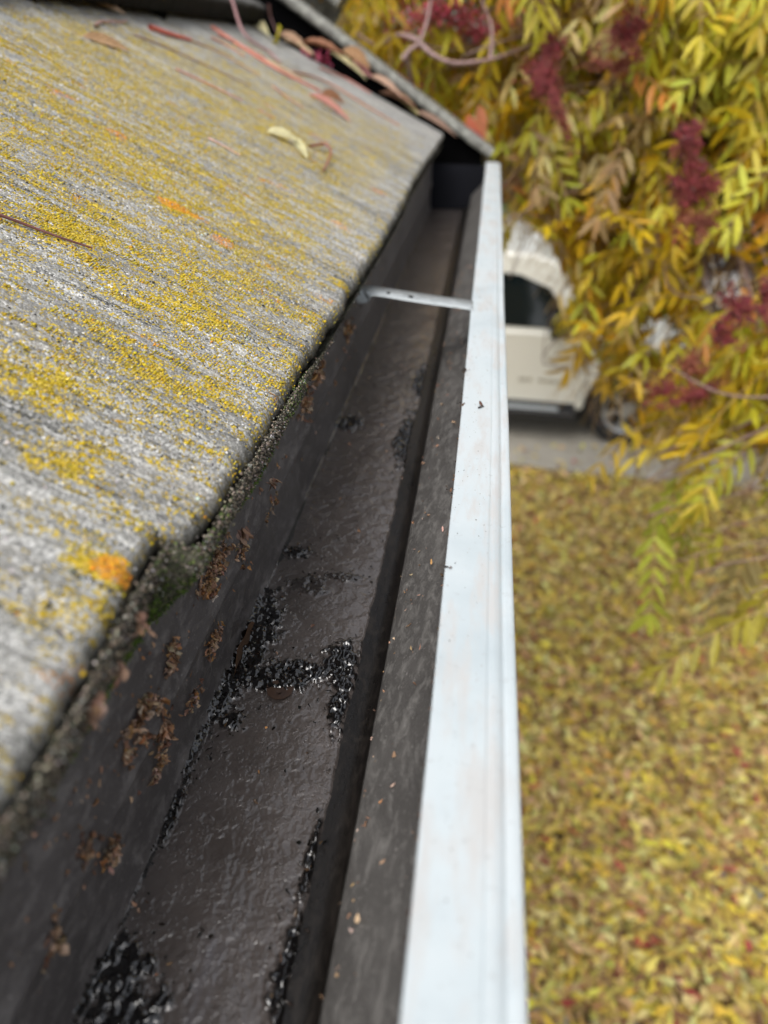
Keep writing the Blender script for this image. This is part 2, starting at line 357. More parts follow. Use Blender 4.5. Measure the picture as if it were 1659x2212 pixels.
# brown debris on the street
A = litter(2500, (1, 12), (12.7, 18.5), [5, 5, 20, 30, 5, 5, 4, 10], .03, .05); V, Fc, C = leaves(*A, T=LT0)
tag(npmesh('street_litter', V, Fc, M_dry, col=C*.6, rel=False, smooth=False), 'scattered brown leaves and twigs on the pale street surface', 'leaf litter', kind='stuff')
# grey stepping stones nearly buried by the leaves
for (u, v, sx, sy, rz, lb) in ((1610, 1900, .20, .11, .2, 'grey stepping stone showing through the leaves near the right edge'), (1165, 2216, .15, .12, -.2, 'pale grey stepping stone below the gutter rim at the bottom'), (1330, 2290, .2, .15, .5, 'grey stepping stone at the foot of the leaf carpet')):
    P = onplane(u, v, 2, -H); bm = bmesh.new(); bmesh.ops.create_circle(bm, cap_ends=True, segments=14, radius=1)
    for q in bm.verts: q.co.x *= sx*(1+.1*math.sin(q.index*2.1)); q.co.y *= sy*(1+.1*math.cos(q.index*1.7))
    r = bmesh.ops.extrude_face_region(bm, geom=bm.faces[:]); bmesh.ops.translate(bm, vec=(0, 0, .024), verts=[e for e in r['geom'] if isinstance(e, bmesh.types.BMVert)])
    bmesh.ops.recalc_face_normals(bm, faces=bm.faces[:])
    o = bmobj('stepping_stone', bm, concrete('grey_paving_stone', (.34, .34, .35), 12), bevel=.01); o.location = (P[0], P[1], -.01); o.rotation_euler = (0, 0, rz)
    tag(o, lb, 'paving stone', 'stepping stones in the lawn')

# ------------------------------------------------------------------ vehicles
def car_paint(name, c):
    k = NT(name); k.base(c); k.rough(.28); k.p.inputs['Coat Weight'].default_value = .5; k.bump(k.noise(3, 2), .002, .2); return k.m
M_pearl = car_paint('cream_pearl_paint', (.68, .67, .60)); M_white = car_paint('white_paint', (.80, .81, .82))
k = NT('dark_vehicle_glass'); k.base((.006, .010, .011)); k.rough(.06); k.p.inputs['IOR'].default_value = 1.5; M_glass = k.m
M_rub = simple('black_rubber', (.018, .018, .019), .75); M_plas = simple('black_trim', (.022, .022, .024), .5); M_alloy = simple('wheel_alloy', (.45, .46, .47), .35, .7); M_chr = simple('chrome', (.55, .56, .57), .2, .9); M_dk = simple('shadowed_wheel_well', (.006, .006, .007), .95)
M_lamp = simple('headlight_lens', (.7, .72, .74), .12)
def vehicle(name, label, loc, rz, paint, P):
    root = empty(name, loc, rz); tag(root, label, P['cat'])
    hw = P['hw']; wr = P['wr']; wxs = P['wheels']; ar = wr+.065
    # side profile with the two wheel arches
    prof = list(P['body'])          # top run from rear to front
    bot = P['sill']; run = [(prof[-1][0], bot+.12)]
    for wx in sorted(wxs, reverse=True):
        for a in np.linspace(0, math.pi, 13):
            run.append((wx+ar*math.cos(a), max(bot, wr+ar*math.sin(a)) if 0 < a < math.pi else bot))
    run.append((prof[0][0], bot+.12))
    bm = bmesh.new(); add_prism(bm, prof+run, -hw, hw); bmesh.ops.recalc_face_normals(bm, faces=bm.faces[:])
    b = bmobj('body', bm, paint, root, bevel=.035, segs=3, smooth=False)
    for p_ in b.data.polygons: p_.use_smooth = p_.area < .05
    rw = P['roof_hw']; zb, zt = P['belt'], P['roof']
    kf = lambda x, z: (hw-.03+(rw-hw+.03)*max(0, (z-zb))/(zt-zb))/hw
    bm = bmesh.new(); add_prism(bm, P['cabin'], -hw, hw, kf); bmesh.ops.recalc_face_normals(bm, faces=bm.faces[:])
    c = bmobj('cabin', bm, paint, root, bevel=.05, segs=3)
    for p_ in c.data.polygons: p_.use_smooth = p_.area < .08
    for side in (-1, 1):
        for poly in P['windows']:
            bm = bmesh.new(); vs = [bm.verts.new((x, side*(hw*kf(x, z)+.004), z)) for x, z in poly]
            vo = [bm.verts.new((x, side*(hw*kf(x, z)-.03), z)) for x, z in poly]
            bm.faces.new(vs); n = len(vs)
            for i in range(n): bm.faces.new((vs[i], vs[(i+1) % n], vo[(i+1) % n], vo[i]))
            bmesh.ops.recalc_face_normals(bm, faces=bm.faces[:]); bmobj('side_window', bm, M_glass, root)
        for dx in P['doors']:
            bm = bmesh.new(); pts = dx if isinstance(dx, list) else [(dx, bot+.1), (dx, zb)]
            for (x0, z0), (x1, z1) in zip(pts[:-1], pts[1:]):
                L = math.hypot(x1-x0, z1-z0); add_box(bm, ((x0+x1)/2, side*(hw+.0005), (z0+z1)/2), (L, .004, .012), Euler((0, -math.atan2(z1-z0, x1-x0), 0)).to_matrix())
            bmobj('door_seam', bm, M_dk, root)
        for hx in P['handles']:
            bm = bmesh.new(); add_box(bm, (hx, side*(hw+.035), P['hz']), (.20, .022, .035)); add_box(bm, (hx-.085, side*(hw+.014), P['hz']), (.03, .03, .03)); add_box(bm, (hx+.085, side*(hw+.014), P['hz']), (.03, .03, .03))
            bmobj('door_handle', bm, M_chr if P.get('chrome') else paint, root, bevel=.006)
        if P.get('board'):
            bm = bmesh.new(); x0, x1 = P['board']; add_box(bm, ((x0+x1)/2, side*(hw+.02), bot-.02), (x1-x0, .26, .07)); add_box(bm, ((x0+x1)/2, side*(hw-.02), bot+.045), (x1-x0, .05, .06)); bmobj('running_board', bm, M_plas, root, bevel=.015)
            bm = bmesh.new(); add_box(bm, ((x0+x1)/2-.05, side*(hw+.04), bot+.019), (x1-x0-.25, .12, .008)); bmobj('tread_plate', bm, M_strap, root)
        # mirror
        bm = bmesh.new(); mx, mz = P['mirror']; add_box(bm, (mx, side*(hw+.17), mz+.05), (.12, .22, .20)); add_box(bm, (mx+.03, side*(hw+.04), mz-.03), (.08, .12, .05)); bmobj('side_mirror', bm, M_plas if P.get('board') else paint, root, bevel=.03)
        bm = bmesh.new(); fx = prof[-1][0]; add_box(bm, (fx-.10, side*(hw-.24), P['lz']), (.25, .44, .18)); bmobj('headlight', bm, M_lamp, root, bevel=.03)
        bm = bmesh.new(); rx = prof[0][0]; add_box(bm, (rx+.04, side*(hw-.10), P['lz']+.05), (.10, .18, .30)); bmobj('tail_lamp', bm, simple('red_lamp', (.35, .02, .02), .2), root, bevel=.02)
        for wx in wxs:
            ty = bmobj_wheel(root, wx, side*(hw-.13), wr, side)
    # windscreens
    for poly in P['screens']:
        bm = bmesh.new(); (x0, z0), (x1, z1) = poly; nx, nz = (z1-z0), -(x1-x0); L = math.hypot(nx, nz); sgn = 1 if (x0+x1)/2 > 0 and poly is P['screens'][0] else -1
        nx, nz = abs(nx)/L*sgn*.012, abs(nz)/L*.012
        y0 = hw*kf(x0, z0)-.09; y1 = hw*kf(x1, z1)-.10
        v = [bm.verts.new(q) for q in ((x0+nx, -y0, z0+nz), (x0+nx, y0, z0+nz), (x1+nx, y1, z1+nz), (x1+nx, -y1, z1+nz))]; f = bm.faces.new(v)
        r = bmesh.ops.extrude_face_region(bm, geom=[f]); bmesh.ops.translate(bm, vec=(-nx*2, 0, -nz*2), verts=[e for e in r['geom'] if isinstance(e, bmesh.types.BMVert)]); bmesh.ops.recalc_face_normals(bm, faces=bm.faces[:])
        bmobj('windscreen', bm, M_glass, root)
    bm = bmesh.new(); add_box(bm, (prof[-1][0]+.015, 0, P['lz']-.05), (.05, hw*1.1, .28)); bmobj('grille', bm, M_plas, root, bevel=.015)
    for s_, xx in ((1, prof[-1][0]), (-1, prof[0][0])):
        bm = bmesh.new(); add_box(bm, (xx+.06*s_, 0, bot+.16), (.16, hw*1.9, .22)); bmobj('bumper', bm, M_plas if P.get('board') else paint, root, bevel=.04)
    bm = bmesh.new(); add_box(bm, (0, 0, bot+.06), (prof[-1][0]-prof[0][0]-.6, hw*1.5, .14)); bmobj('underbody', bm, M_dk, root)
    return root
def bmobj_wheel(root, wx, wy, wr, side):
    rot = Matrix.Rotation(R(90), 4, 'X')
    def lathe(prof, seg=36):
        bm = bmesh.new(); rings = []
        for (r, y) in prof:
            rings.append([bm.verts.new((r*math.cos(2*math.pi*i/seg), y, r*math.sin(2*math.pi*i/seg))) for i in range(seg)])
        for a, b in zip(rings[:-1], rings[1:]):
            for i in range(seg): bm.faces.new((a[i], a[(i+1) % seg], b[(i+1) % seg], b[i]))
        bmesh.ops.recalc_face_normals(bm, faces=bm.faces[:]); return bm
    rr = wr*.63; s = side
    ty = bmobj('tyre', lathe([(rr, s*.10), (rr+.02, s*.125), (wr-.03, s*.125), (wr, s*.10), (wr, -s*.10), (wr-.03, -s*.125), (rr, -s*.12)]), M_rub, root, smooth=True, loc=(wx, wy, wr))
    bm = lathe([(rr+.004, s*.118), (rr-.02, s*.11), (rr-.035, s*.05), (rr-.05, -s*.10), (.02, -s*.10)])
    for i in range(6):
        a = 2*math.pi*i/6+.3; 
        for q in (-.055, .055): add_box(bm, ((rr*.52)*math.cos(a+q), s*.085, (rr*.52)*math.sin(a+q)), (rr*.92, .03, .035), Matrix.Rotation(-(a+q*.6), 3, 'Y'))
    add_box(bm, (0, s*.088, 0), (.13, .05, .13)); bmobj('rim', bm, M_alloy, root, loc=(wx, wy, wr))
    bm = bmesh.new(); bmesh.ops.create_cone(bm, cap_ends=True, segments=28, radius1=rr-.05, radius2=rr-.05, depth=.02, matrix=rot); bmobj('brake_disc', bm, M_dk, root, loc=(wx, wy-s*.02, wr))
    return ty
SUV = dict(cat='vehicle', hw=.98, wr=.39, wheels=(-1.45, 1.55), sill=.36, belt=1.16, roof=1.88, roof_hw=.76, hz=1.00, lz=.86, chrome=True,
    body=[(-2.50, .95), (-2.48, 1.13), (-1.0, 1.16), (.95, 1.165), (1.35, 1.15), (2.1, 1.08), (2.42, .98), (2.50, .80)],
    cabin=[(-2.42, 1.13), (-2.28, 1.55), (-2.10, 1.80), (-1.6, 1.875), (-.2, 1.90), (.45, 1.875), (.80, 1.76), (1.34, 1.13)],
    windows=[[(-.36, 1.20), (-.36, 1.66), (-.05, 1.70), (.32, 1.68), (.62, 1.57), (.90, 1.27), (.92, 1.20)], [(-1.36, 1.20), (-1.36, 1.64), (-.46, 1.66), (-.46, 1.20)], [(-2.15, 1.24), (-2.05, 1.58), (-1.50, 1.64), (-1.50, 1.20)]],
    doors=[[(.98, 1.16), (1.10, .72), (1.03, .48)], [(-.41, .48), (-.41, 1.17)], [(-1.42, 1.17), (-1.25, .85), (-1.0, .5)]], handles=(-.20, -1.15), board=(-.92, 1.02), mirror=(.72, 1.24), screens=[((1.27, 1.21), (.86, 1.69)), ((-2.36, 1.25), (-2.13, 1.72))])
suv = vehicle('parked_truck', 'cream white high-riding vehicle with black running board parked on the driveway', (.12, 8.22, .05), R(-4), M_pearl, SUV)
# small dark lettering low on the front door: two worn words, too blurred to read
r_ = random.Random(3)
for x0, n in ((.42, 3), (.62, 6)):
    bm = bmesh.new()
    for i in range(n):
        x = x0+i*.047
        add_box(bm, (x, -.984, .66), (.010, .006, .036)); add_box(bm, (x+.012, -.984, .66+r_.choice((-.014, 0, .014))), (.018, .006, .008)); add_box(bm, (x+.024, -.984, .66), (.009, .006, r_.choice((.036, .022))))
    bmobj('door_badge', bm, M_chr, suv)
SED = dict(cat='car', hw=.90, wr=.33, wheels=(-1.35, 1.40), sill=.22, belt=.92, roof=1.44, roof_hw=.62, hz=.78, lz=.66,
    body=[(-2.3, .62), (-2.27, .92), (-1.5, .96), (.9, .93), (1.7, .82), (2.2, .70), (2.3, .55)],
    cabin=[(-1.7, .94), (-1.0, 1.36), (-.4, 1.44), (.2, 1.41), (1.05, .92)],
    windows=[[(-.22, .96), (-.22, 1.36), (.10, 1.34), (.74, .97)], [(-1.25, .97), (-.92, 1.28), (-.32, 1.37), (-.32, .96)]],
    doors=[-.27, .85], handles=(-.1, -1.05), mirror=(.65, .98), screens=[((.98, .96), (.27, 1.37)), ((-1.62, .98), (-1.05, 1.31))])
vehicle('parked_car', 'white car parked on the street glimpsed through gaps in the leaves', (3.0, 15.7, .024), R(3), M_white, SED)

# ------------------------------------------------------------------ house: tiles, gutter, boards
def EDGE(Y): return -.0052*sstep(.174, .182, Y)*(1-sstep(.75, .95, Y))+(1-sstep(.174, .180, Y))*sstep(.085, .170, Y)*.0045
def tile(y0, y1, s0, s1, dy, ds, hoff, chip=None, seed=1, label='', thick=.011, lich=True, parts=True, pitch=0):
    ny = int((y1-y0)/dy); ns = int((s1-s0)/ds); g_ = .0009
    y = np.linspace(y0+g_, y1-g_, ny); s = np.linspace(0, s1-s0, ns)
    S, Y = np.meshgrid(s, y, indexing='ij')
    fall = np.clip(1-S/.05, 0, 1)
    wob = .0022*fbm(Y*28, Y*0+seed, 11)+.0010*fbm(Y*160, Y*0+seed, 12)
    if chip is not None or y1 < .95 and s0 < .1:
        wob = wob+EDGE(Y)
    Se = s0+S+wob*fall
    # brushed ridges running down the slope
    h = .0013*fbm(Y*150, Se*6.5, 21, 3)+.0011*fbm(Y*48, Se*4, 25, 3)+.0006*fbm(Y*420, Se*60, 31, 3)+.00045*fbm(Y*900, Se*700, 35, 2)
    h = h*.9+.0012*fbm(Y*9, Se*5, 38, 2)
    r = .006; e = np.clip(1-S/r, 0, 1); h = h-.0055*e**2*(1+.5*fbm(Y*60, Se*40, 41))
    ey = np.minimum(Y-y0, y1-Y); h = h-.003*np.clip(1-ey/.0035, 0, 1)**2
    L = .395+.13*fbm(Y*14, Se*9, 51, 3)+.26*fbm(Y*110, Se*48, 54, 3)
    L = L*sstep(1.52, 1.30, Y)-.22*sstep(1.15, 1.45, Y)-.20*sstep(.06, 0., Se-s0)*sstep(.1, .5, Y)-.13*sstep(.27, .14, Y)+.07*sstep(.2, .5, Y)*sstep(1.1, .8, Y)-.25*sstep(.30, .38, Se)
    for (pu, pv, pr, pa) in ((245, 1230, .0055, .45), (125, 1000, .010, .38), (60, 830, .010, .2), (170, 1220, .004, .5), (200, 1330, .010, .10), (60, 1290, .012, .12), (380, 445, .010, .4), (742, 612, .008, .5), (130, 830, .006, .35), (330, 800, .008, .3), (300, 660, .010, .25), (170, 500, .014, .3)):
        ps, py = onroof(pu, pv); L = L+pa*np.exp(-(((Se-ps)/(pr*1.5))**2+((Y-py)/pr)**2)**1.5)
    ora = np.zeros_like(L)
    for (pu, pv, pr) in ((245, 1230, .0048), (380, 445, .007), (365, 440, .006), (480, 520, .006), (700, 640, .006), (250, 290, .006), (310, 735, .005), (430, 470, .005), (690, 300, .010), (600, 400, .009), (740, 490, .008)):
        ps, py = onroof(pu, pv); ora = np.maximum(ora, np.exp(-(((Se-ps)/(pr*1.4))**2+((Y-py)/pr)**2)**1.5))
    if not lich: L = L*0
    hh = h+hoff
    P = roofpt(Se, Y, hh)
    rows = [roofpt(s0+.055, y, hoff-thick), roofpt(Se[0]+.0015*fbm(y*90, y*0, 61), y, hoff-thick+.0015*fbm(y*130, y*0, 63)), roofpt(Se[0]-.0008+.001*fbm(y*120, y*0, 62), y, hoff-.0075)]
    G = np.concatenate([np.stack(rows, 0), P], 0); ed = np.concatenate([np.ones((3, ny)), np.clip(1-S/.0035, 0, 1)*.9], 0); Lg = np.concatenate([np.zeros((3, ny)), L], 0); Og = np.pad(ora, ((3, 0), (1, 1)))
    # side skirts
    def side(c): q = G[:, c].copy(); q[:, 0] -= thick*SA; q[:, 2] -= thick*CA; return q
    G = np.concatenate([side(0)[:, None], G, side(-1)[:, None]], 1); ed = np.pad(ed, ((0, 0), (1, 1)), constant_values=1); Lg = np.pad(Lg, ((0, 0), (1, 1)))
    nr, nc = G.shape[:2]; i, j = np.meshgrid(np.arange(nr-1), np.arange(nc-1), indexing='ij'); a = i*nc+j
    Fc = np.stack([a, a+1, a+nc+1, a+nc], -1).reshape(-1, 4)[:, ::-1]
    o = npmesh('roof_tile', G.reshape(-1, 3), Fc, M_tile if s0 < .1 else M_tile_shaded, attrs={'edge': ed.ravel(), 'lich': Lg.ravel(), 'oran': Og.ravel()})
    tag(o, label, 'roof tile', 'concrete tiles along the eave' if s0 < .1 else 'concrete tiles of the upper course')
    if lich and parts:
        n = {True: 17000, 2: 26000}.get(parts, 9000); yy = rng.uniform(y0+.002, y1-.002, n*5); ss = rng.uniform(.001, s1-s0-.01, n*5)
        ii = np.clip((ss/(s1-s0)*(ns-1)).astype(int), 0, ns-1); jj = np.clip(((yy-y0)/(y1-y0)*(ny-1)).astype(int), 0, ny-1)
        dens = L[ii, jj]+.62*fbm(yy*160, ss*60, 71, 3)+.05*rng.standard_normal(len(yy))
        kk = np.where(dens > .50)[0][:n]; sz = rng.uniform(.00024, .00058, len(kk))*(1+rng.random(len(kk))**6*1.0)
        Cc = roofpt(Se[ii, jj][kk], yy[kk], hh[ii, jj][kk]+sz*.2)
        V, f3 = blobs(Cc, np.stack([sz, sz, sz*.7], -1), .12); oo = ora[ii, jj][kk] > .4
        col = pal(len(kk), [(.52, .38, .02), (.42, .31, .03), (.60, .48, .11), (.30, .24, .04), (.52, .26, .03)], [40, 30, 14, 12, 2], .15); col[oo] = pal(int(oo.sum()), [(.70, .26, .02), (.72, .36, .03)], [1, 1]) if oo.any() else col[oo]
        q = npmesh('lichen', V, f3, M_col, o, col=np.repeat(col, len(ICOV), 0), origin=None); tag(q, 'grainy yellow lichen crust', kind='stuff')
        # loose grit, white and dark
        n = 5500; yy = rng.uniform(y0+.002, y1-.002, n); ss = rng.uniform(.0, s1-s0-.01, n); ii = np.clip((ss/(s1-s0)*(ns-1)).astype(int), 0, ns-1); jj = np.clip(((yy-y0)/(y1-y0)*(ny-1)).astype(int), 0, ny-1)
        sz = rng.uniform(.0002, .00045, n)*(1+1.4*rng.random(n)**12); V, f3 = blobs(roofpt(Se[ii, jj], yy, hh[ii, jj]+sz*.1), sz, .2)
        col = pal(n, [(.60, .59, .56), (.34, .33, .31), (.16, .16, .15), (.04, .04, .04), (.40, .35, .28)], [26, 24, 16, 26, 8], .1)
        q = npmesh('surface_grit', V, f3, M_col, o, col=np.repeat(col, len(ICOV), 0)); tag(q, 'pale and dark mineral grit', kind='stuff')
    return o
TW = .3125; names = ['nearest chipped eave tile beside the mossy notch', 'second eave tile from the chipped one, dense yellow lichen, above the strap end', 'third eave tile, under the pale yellow fallen leaf', 'fourth eave tile, crossed by red leaf stalks', 'last eave tile, plain grey, ending beside the leaf pile']
tile(-TW, 0, 0, .43, .002, .003, 0, seed=9, label='eave tile below the bottom left corner, furthest from the rake', parts=False, chip=1)
for i in range(5):
    tile(i*TW, (i+1)*TW, 0, .43, (.0007, .0008, .0012, .002, .002)[i], (.0012, .0014, .002, .003, .003)[i], 0, chip=.178 if i == 0 else None, seed=i, label=names[i], parts=(True, 2, True, False, False)[i])
un = ['first', 'second', 'third', 'fourth', 'fifth', 'sixth', 'seventh']
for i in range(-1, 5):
    tile(i*TW+.15, min((i+1)*TW+.15, 1.567), .385+.004*math.sin(i*2), .80, .003, .004, .037, seed=20+i, label='tile of the upper course, %s from the near end, shade painted on its overhanging butt edge' % un[i+1], thick=.028, lich=False)
# rest of the roof slope and the house under it
bm = bmesh.new()
def slab(name, pts, y0, y1, mat, lab, cat, kind=None):
    bm = bmesh.new(); add_prism(bm, [(x, z+H) for x, z in pts], y0, y1); bmesh.ops.recalc_face_normals(bm, faces=bm.faces[:]); o = bmobj(name, bm, mat, bevel=.0015, segs=2); tag(o, lab, cat); return o
slab('roof_deck', [(-.125, -.185), (-.125, -.158), (-3.2, 1.38), (-3.2, 1.30)], -3.5, 1.59, M_black, 'dark roof deck boards under the tiles', 'roof deck')
slab('upper_roof_slope', [(-.81, .27), (-.79, .25), (-3.2, 1.43), (-3.2, 1.46)], -3.5, 1.60, M_barge, 'upper part of the grey tiled roof slope above the two courses', 'roof')
M_sid = simple('house_siding', (.55, .52, .45), .8)
slab('house_wall', [(-.55, -H), (-.55, -.30), (-.70, -.30), (-.70, -H)], -3.5, 1.45, M_sid, 'beige house wall standing back under the eave', 'house wall')
slab('soffit', [(-.125, -.325), (-.125, -.305), (-.70, -.305), (-.70, -.325)], -3.5, 1.50, M_sid, 'beige soffit closing the eave between fascia and wall', 'soffit')
slab('fascia_board', [(-.1115, -.30), (-.1115, -.165), (-.130, -.165), (-.130, -.30)], -3.5, 1.54, M_black, 'dark timber fascia board behind the gutter', 'fascia')
# drip flashing: sheet down the fascia with a small kicked edge that laps over the gutter back
def sweep(name, prof, ys, mat, parent=None, wob=0, seed=1, smooth=True, th=None):
    pr = np.array(prof); n = len(pr); ys = np.asarray(ys)
    V = np.zeros((len(ys), n, 3)); V[:, :, 0] = pr[:, 0]; V[:, :, 2] = pr[:, 1]; V[:, :, 1] = ys[:, None]
    if wob:
        V[:, :, 0] += wob*fbm(ys*5, ys*0+seed, 81, 3)[:, None]; V[:, :, 2] += wob*.7*fbm(ys*6, ys*0+seed+5, 83, 3)[:, None]
    i, j = np.meshgrid(np.arange(len(ys)-1), np.arange(n-1), indexing='ij'); a = i*n+j
    return npmesh(name, V.reshape(-1, 3), np.stack([a, a+1, a+n+1, a+n], -1).reshape(-1, 4), mat, parent, smooth=smooth)
def smooth_prof(p, n=40): return spline([(a, b, 0) for a, b in p], n)[:, :2]
YS = np.concatenate([np.arange(-1.2, 0, .03), np.arange(0, .6, .006), np.arange(.6, 1.535, .015)])
o = sweep('drip_flashing', [(-.109, -.150), (-.1085, -.166), (-.1082, -.185), (-.1078, -.202), (-.1068, -.2065), (-.1058, -.2085), (-.1060, -.2095), (-.1085, -.2098)], YS, M_flash, wob=.0006, seed=2)
tag(o, 'dark metal flashing down the fascia with a lapped lower edge', 'flashing')
gut = empty('rain_gutter', (-.05, .7, H-.26)); tag(gut, 'white rimmed metal gutter along the eave, dark and wet inside', 'gutter')
bw = sweep('back_wall', smooth_prof([(-.1095, -.2085), (-.1094, -.225), (-.1090, -.244), (-.107, -.2512)], 16), YS, M_flash, gut, wob=.0003, seed=3)
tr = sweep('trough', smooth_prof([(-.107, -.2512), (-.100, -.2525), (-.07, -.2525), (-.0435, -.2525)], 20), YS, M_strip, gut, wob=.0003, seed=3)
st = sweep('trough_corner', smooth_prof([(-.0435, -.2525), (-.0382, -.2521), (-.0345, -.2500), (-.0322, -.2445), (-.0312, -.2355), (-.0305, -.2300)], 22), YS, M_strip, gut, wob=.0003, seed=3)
fw = sweep('front_lining', smooth_prof([(-.0305, -.2300), (-.0292, -.2268), (-.0228, -.2195), (-.0115, -.2080), (.000, -.1950), (.0100, -.1840), (.0165, -.1760), (.0185, -.1735)], 40), YS, M_front, gut, wob=.0003, seed=3)
rim_prof = smooth_prof([(-.0050, -.1735), (-.0060, -.1722), (-.0059, -.1706), (-.0045, -.1702), (.004, -.1698), (.0100, -.1698), (.0114, -.1702), (.0132, -.1701), (.0150, -.1707), (.0164, -.1718), (.0180, -.1716), (.0198, -.1718), (.0208, -.1732), (.0210, -.179), (.0206, -.190), (.0150, -.200), (.002, -.215), (-.010, -.228), (-.020, -.245), (-.030, -.2555), (-.06, -.2560), (-.1095, -.2560)], 110)
rm = sweep('rim', rim_prof, YS, M_rim, gut, wob=.0005, seed=3)
bm = bmesh.new(); add_prism(bm, [(-.109, H-.256), (-.109, H-.172), (.017, H-.176), (.004, H-.20), (-.03, H-.25)], 1.513, 1.517); bmesh.ops.recalc_face_normals(bm, faces=bm.faces[:]); e_ = bmobj('end_cap', bm, M_cap); e_.parent = gut; e_.matrix_parent_inverse = Matrix.Translation(gut.location).inverted()
# strap across the top with its bent foot
sp = spline([(-.0970, .556, -.1400), (-.0972, .562, -.1480), (-.0960, .570, -.1545), (-.0925, .577, -.1585), (-.08, .581, -.1605), (-.04, .582, -.1655), (-.008, .583, -.1690), (-.0065, .583, -.1715)], 46)
def strap(path, wd, th):
    V = []; 
    for i, p in enumerate(path):
        t = path[min(i+1, len(path)-1)]-path[max(i-1, 0)]; t /= np.linalg.norm(t); b = np.array([0, 1., 0]) if i > 14 else np.array([0, .85, .5]); n = np.cross(t, b); n /= np.linalg.norm(n); b = np.cross(n, t)
        for q, z in ((-1, -1), (-1, 1), (1, 1), (1, -1)): V.append(p+b*q*wd/2+n*z*th/2)
    V = np.array(V); m = len(path); i, j = np.meshgrid(np.arange(m-1), np.arange(4), indexing='ij'); a = i*4+j; c = i*4+(j+1) % 4
    Fc = np.stack([a, c, c+4, a+4], -1).reshape(-1, 4); Fc = np.vstack([Fc, [[0, 1, 2, 3]], [[4*m-4, 4*m-3, 4*m-2, 4*m-1]]]); return V, Fc
V, Fc = strap(sp, .025, .0007); sto = npmesh('hanger_strap', V, Fc, M_strap, gut, smooth=False)
for x, r_ in ((-.073, .0016), (-.055, .0021)):
    bm = bmesh.new(); bmesh.ops.create_cone(bm, cap_ends=True, segments=14, radius1=r_, radius2=r_, depth=.0022)
    q = bmobj('strap_hole', bm, M_black); q.location = (x, .579, H-.1605+(-.0045*(x+.08)/.04*1.1)); q.parent = sto; q.matrix_parent_inverse = Matrix.Identity(4)
# rake tile: L shaped capping on the gable edge, plus the one of the next course and the barge board behind
def rake(name, p0, p1, y0, y1, th, lab):
    (x0, z0), (x1, z1) = p0, p1; L = math.hypot(x1-x0, z1-z0); n = int(L/.006); yn = 8
    t = np.linspace(0, 1, n); ang = math.atan2(z1-z0, x0-x1); nx, nz = math.sin(ang), math.cos(ang)
    prof = [(y0+.012, -th), (y0, -th), (y0-.001, -th*.5), (y0, -.003), (y0+.003, 0), (y0+.012, .0006), (y1-.004, 0), (y1, -.004), (y1, -.10), (y1-.014, -.10), (y1-.014, -th)]
    V = np.zeros((n, len(prof), 3))
    for j, (yy, hh) in enumerate(prof):
        w_ = .0012*fbm(t*40, t*0+j, 91)
        V[:, j, 0] = x0+(x1-x0)*t+nx*(hh+w_); V[:, j, 2] = z0+(z1-z0)*t+nz*(hh+w_); V[:, j, 1] = yy+w_
    i, j = np.meshgrid(np.arange(n-1), np.arange(len(prof)), indexing='ij'); m = len(prof); a = i*m+j; b = i*m+(j+1) % m
    Fc = np.stack([a, b, b+m, a+m], -1).reshape(-1, 4); caps = [np.arange(m)[None, :], (np.arange(m)+(n-1)*m)[None, ::-1]]
    o = npmesh(name, V.reshape(-1, 3), [Fc]+caps, M_barge); tag(o, lab, 'rake tile', 'rake tiles along the gable edge'); return o
rake('rake_tile', (.007, -.156), (-.42, .119), 1.585, 1.66, .016, 'grey rake tile sloping down to the end of the gutter rim')
rake('rake_tile', (-.30, .098), (-.74, .383), 1.66, 1.735, .022, 'higher rake tile of the next course, its lower end at the top of the photo')
slab('barge_board', [(-.015, -.20), (-.015, -.165), (-.115, -.10), (-.80, .33), (-.80, .12), (-.13, -.34), (-.05, -.34)], 1.605, 1.63, M_black, 'barge board closing the gable, coloured black for the shaded gap under the rake tiles', 'barge board')
slab('gable_wall', [(-.56, -H), (-.56, -.30), (-.56, .12), (-3.2, 1.28), (-3.2, -H)], 1.38, 1.48, M_sid, 'beige gable wall of the house below the rake', 'gable wall')

# ------------------------------------------------------------------ mud in the gutter
ys = np.concatenate([np.arange(-.15, .05, .002), np.arange(.05, .42, .0006), np.arange(.42, .75, .0012), np.arange(.75, 1.5, .004)])
xs = np.linspace(0, 1, 100); Yg, T = np.meshgrid(ys, xs, indexing='ij')
XR = -.0455+.0012*fbm(Yg*30, Yg*0, 101)+.0008*fbm(Yg*200, Yg*0, 102)-.001*sstep(.6, 1.2, Yg)
XL = -.1092; Xg = XL+(XR-XL)*T
def zone(x, y, cx, cy, rx, ry, seed, amp=.45):
    d = np.sqrt(((x-cx)/rx)**2+((y-cy)/ry)**2)+amp*fbm(x*260, y*260, seed, 3)*1.4; return sstep(1.05, .72, d)
zl = [(-.103, .262, .013, .045, 1), (-.086, .240, .022, .010, 2), (-.055, .254, .010, .016, 3), (-.071, .246, .018, .009, 4), (-.051, .228, .005, .020, 5), (-.104, .225, .006, .016, 6), (-.099, .343, .010, .006, 7), (-.101, .104, .012, .014, 8), (-.094, .094, .013, .010, 9), (-.105, .06, .02, .03, 10), (-.0475, .150, .0022, .020, 11), (-.105, .165, .0022, .016, 12), (-.107, .195, .002, .02, 13), (-.049, .50, .008, .055, 14), (-.100, .525, .012, .016, 15), (-.084, .312, .010, .010, 16), (-.066, .322, .014, .004, 17), (-.046, .11, .006, .02, 18), (-.097, .212, .005, .005, 19), (-.048, .62, .006, .04, 20)]
lump = np.zeros_like(Xg); 
for q in zl: lump = np.maximum(lump, zone(Xg, Yg, *q[:4], 110+q[4])*(.55 if q[4] in (16, 17) else 1))
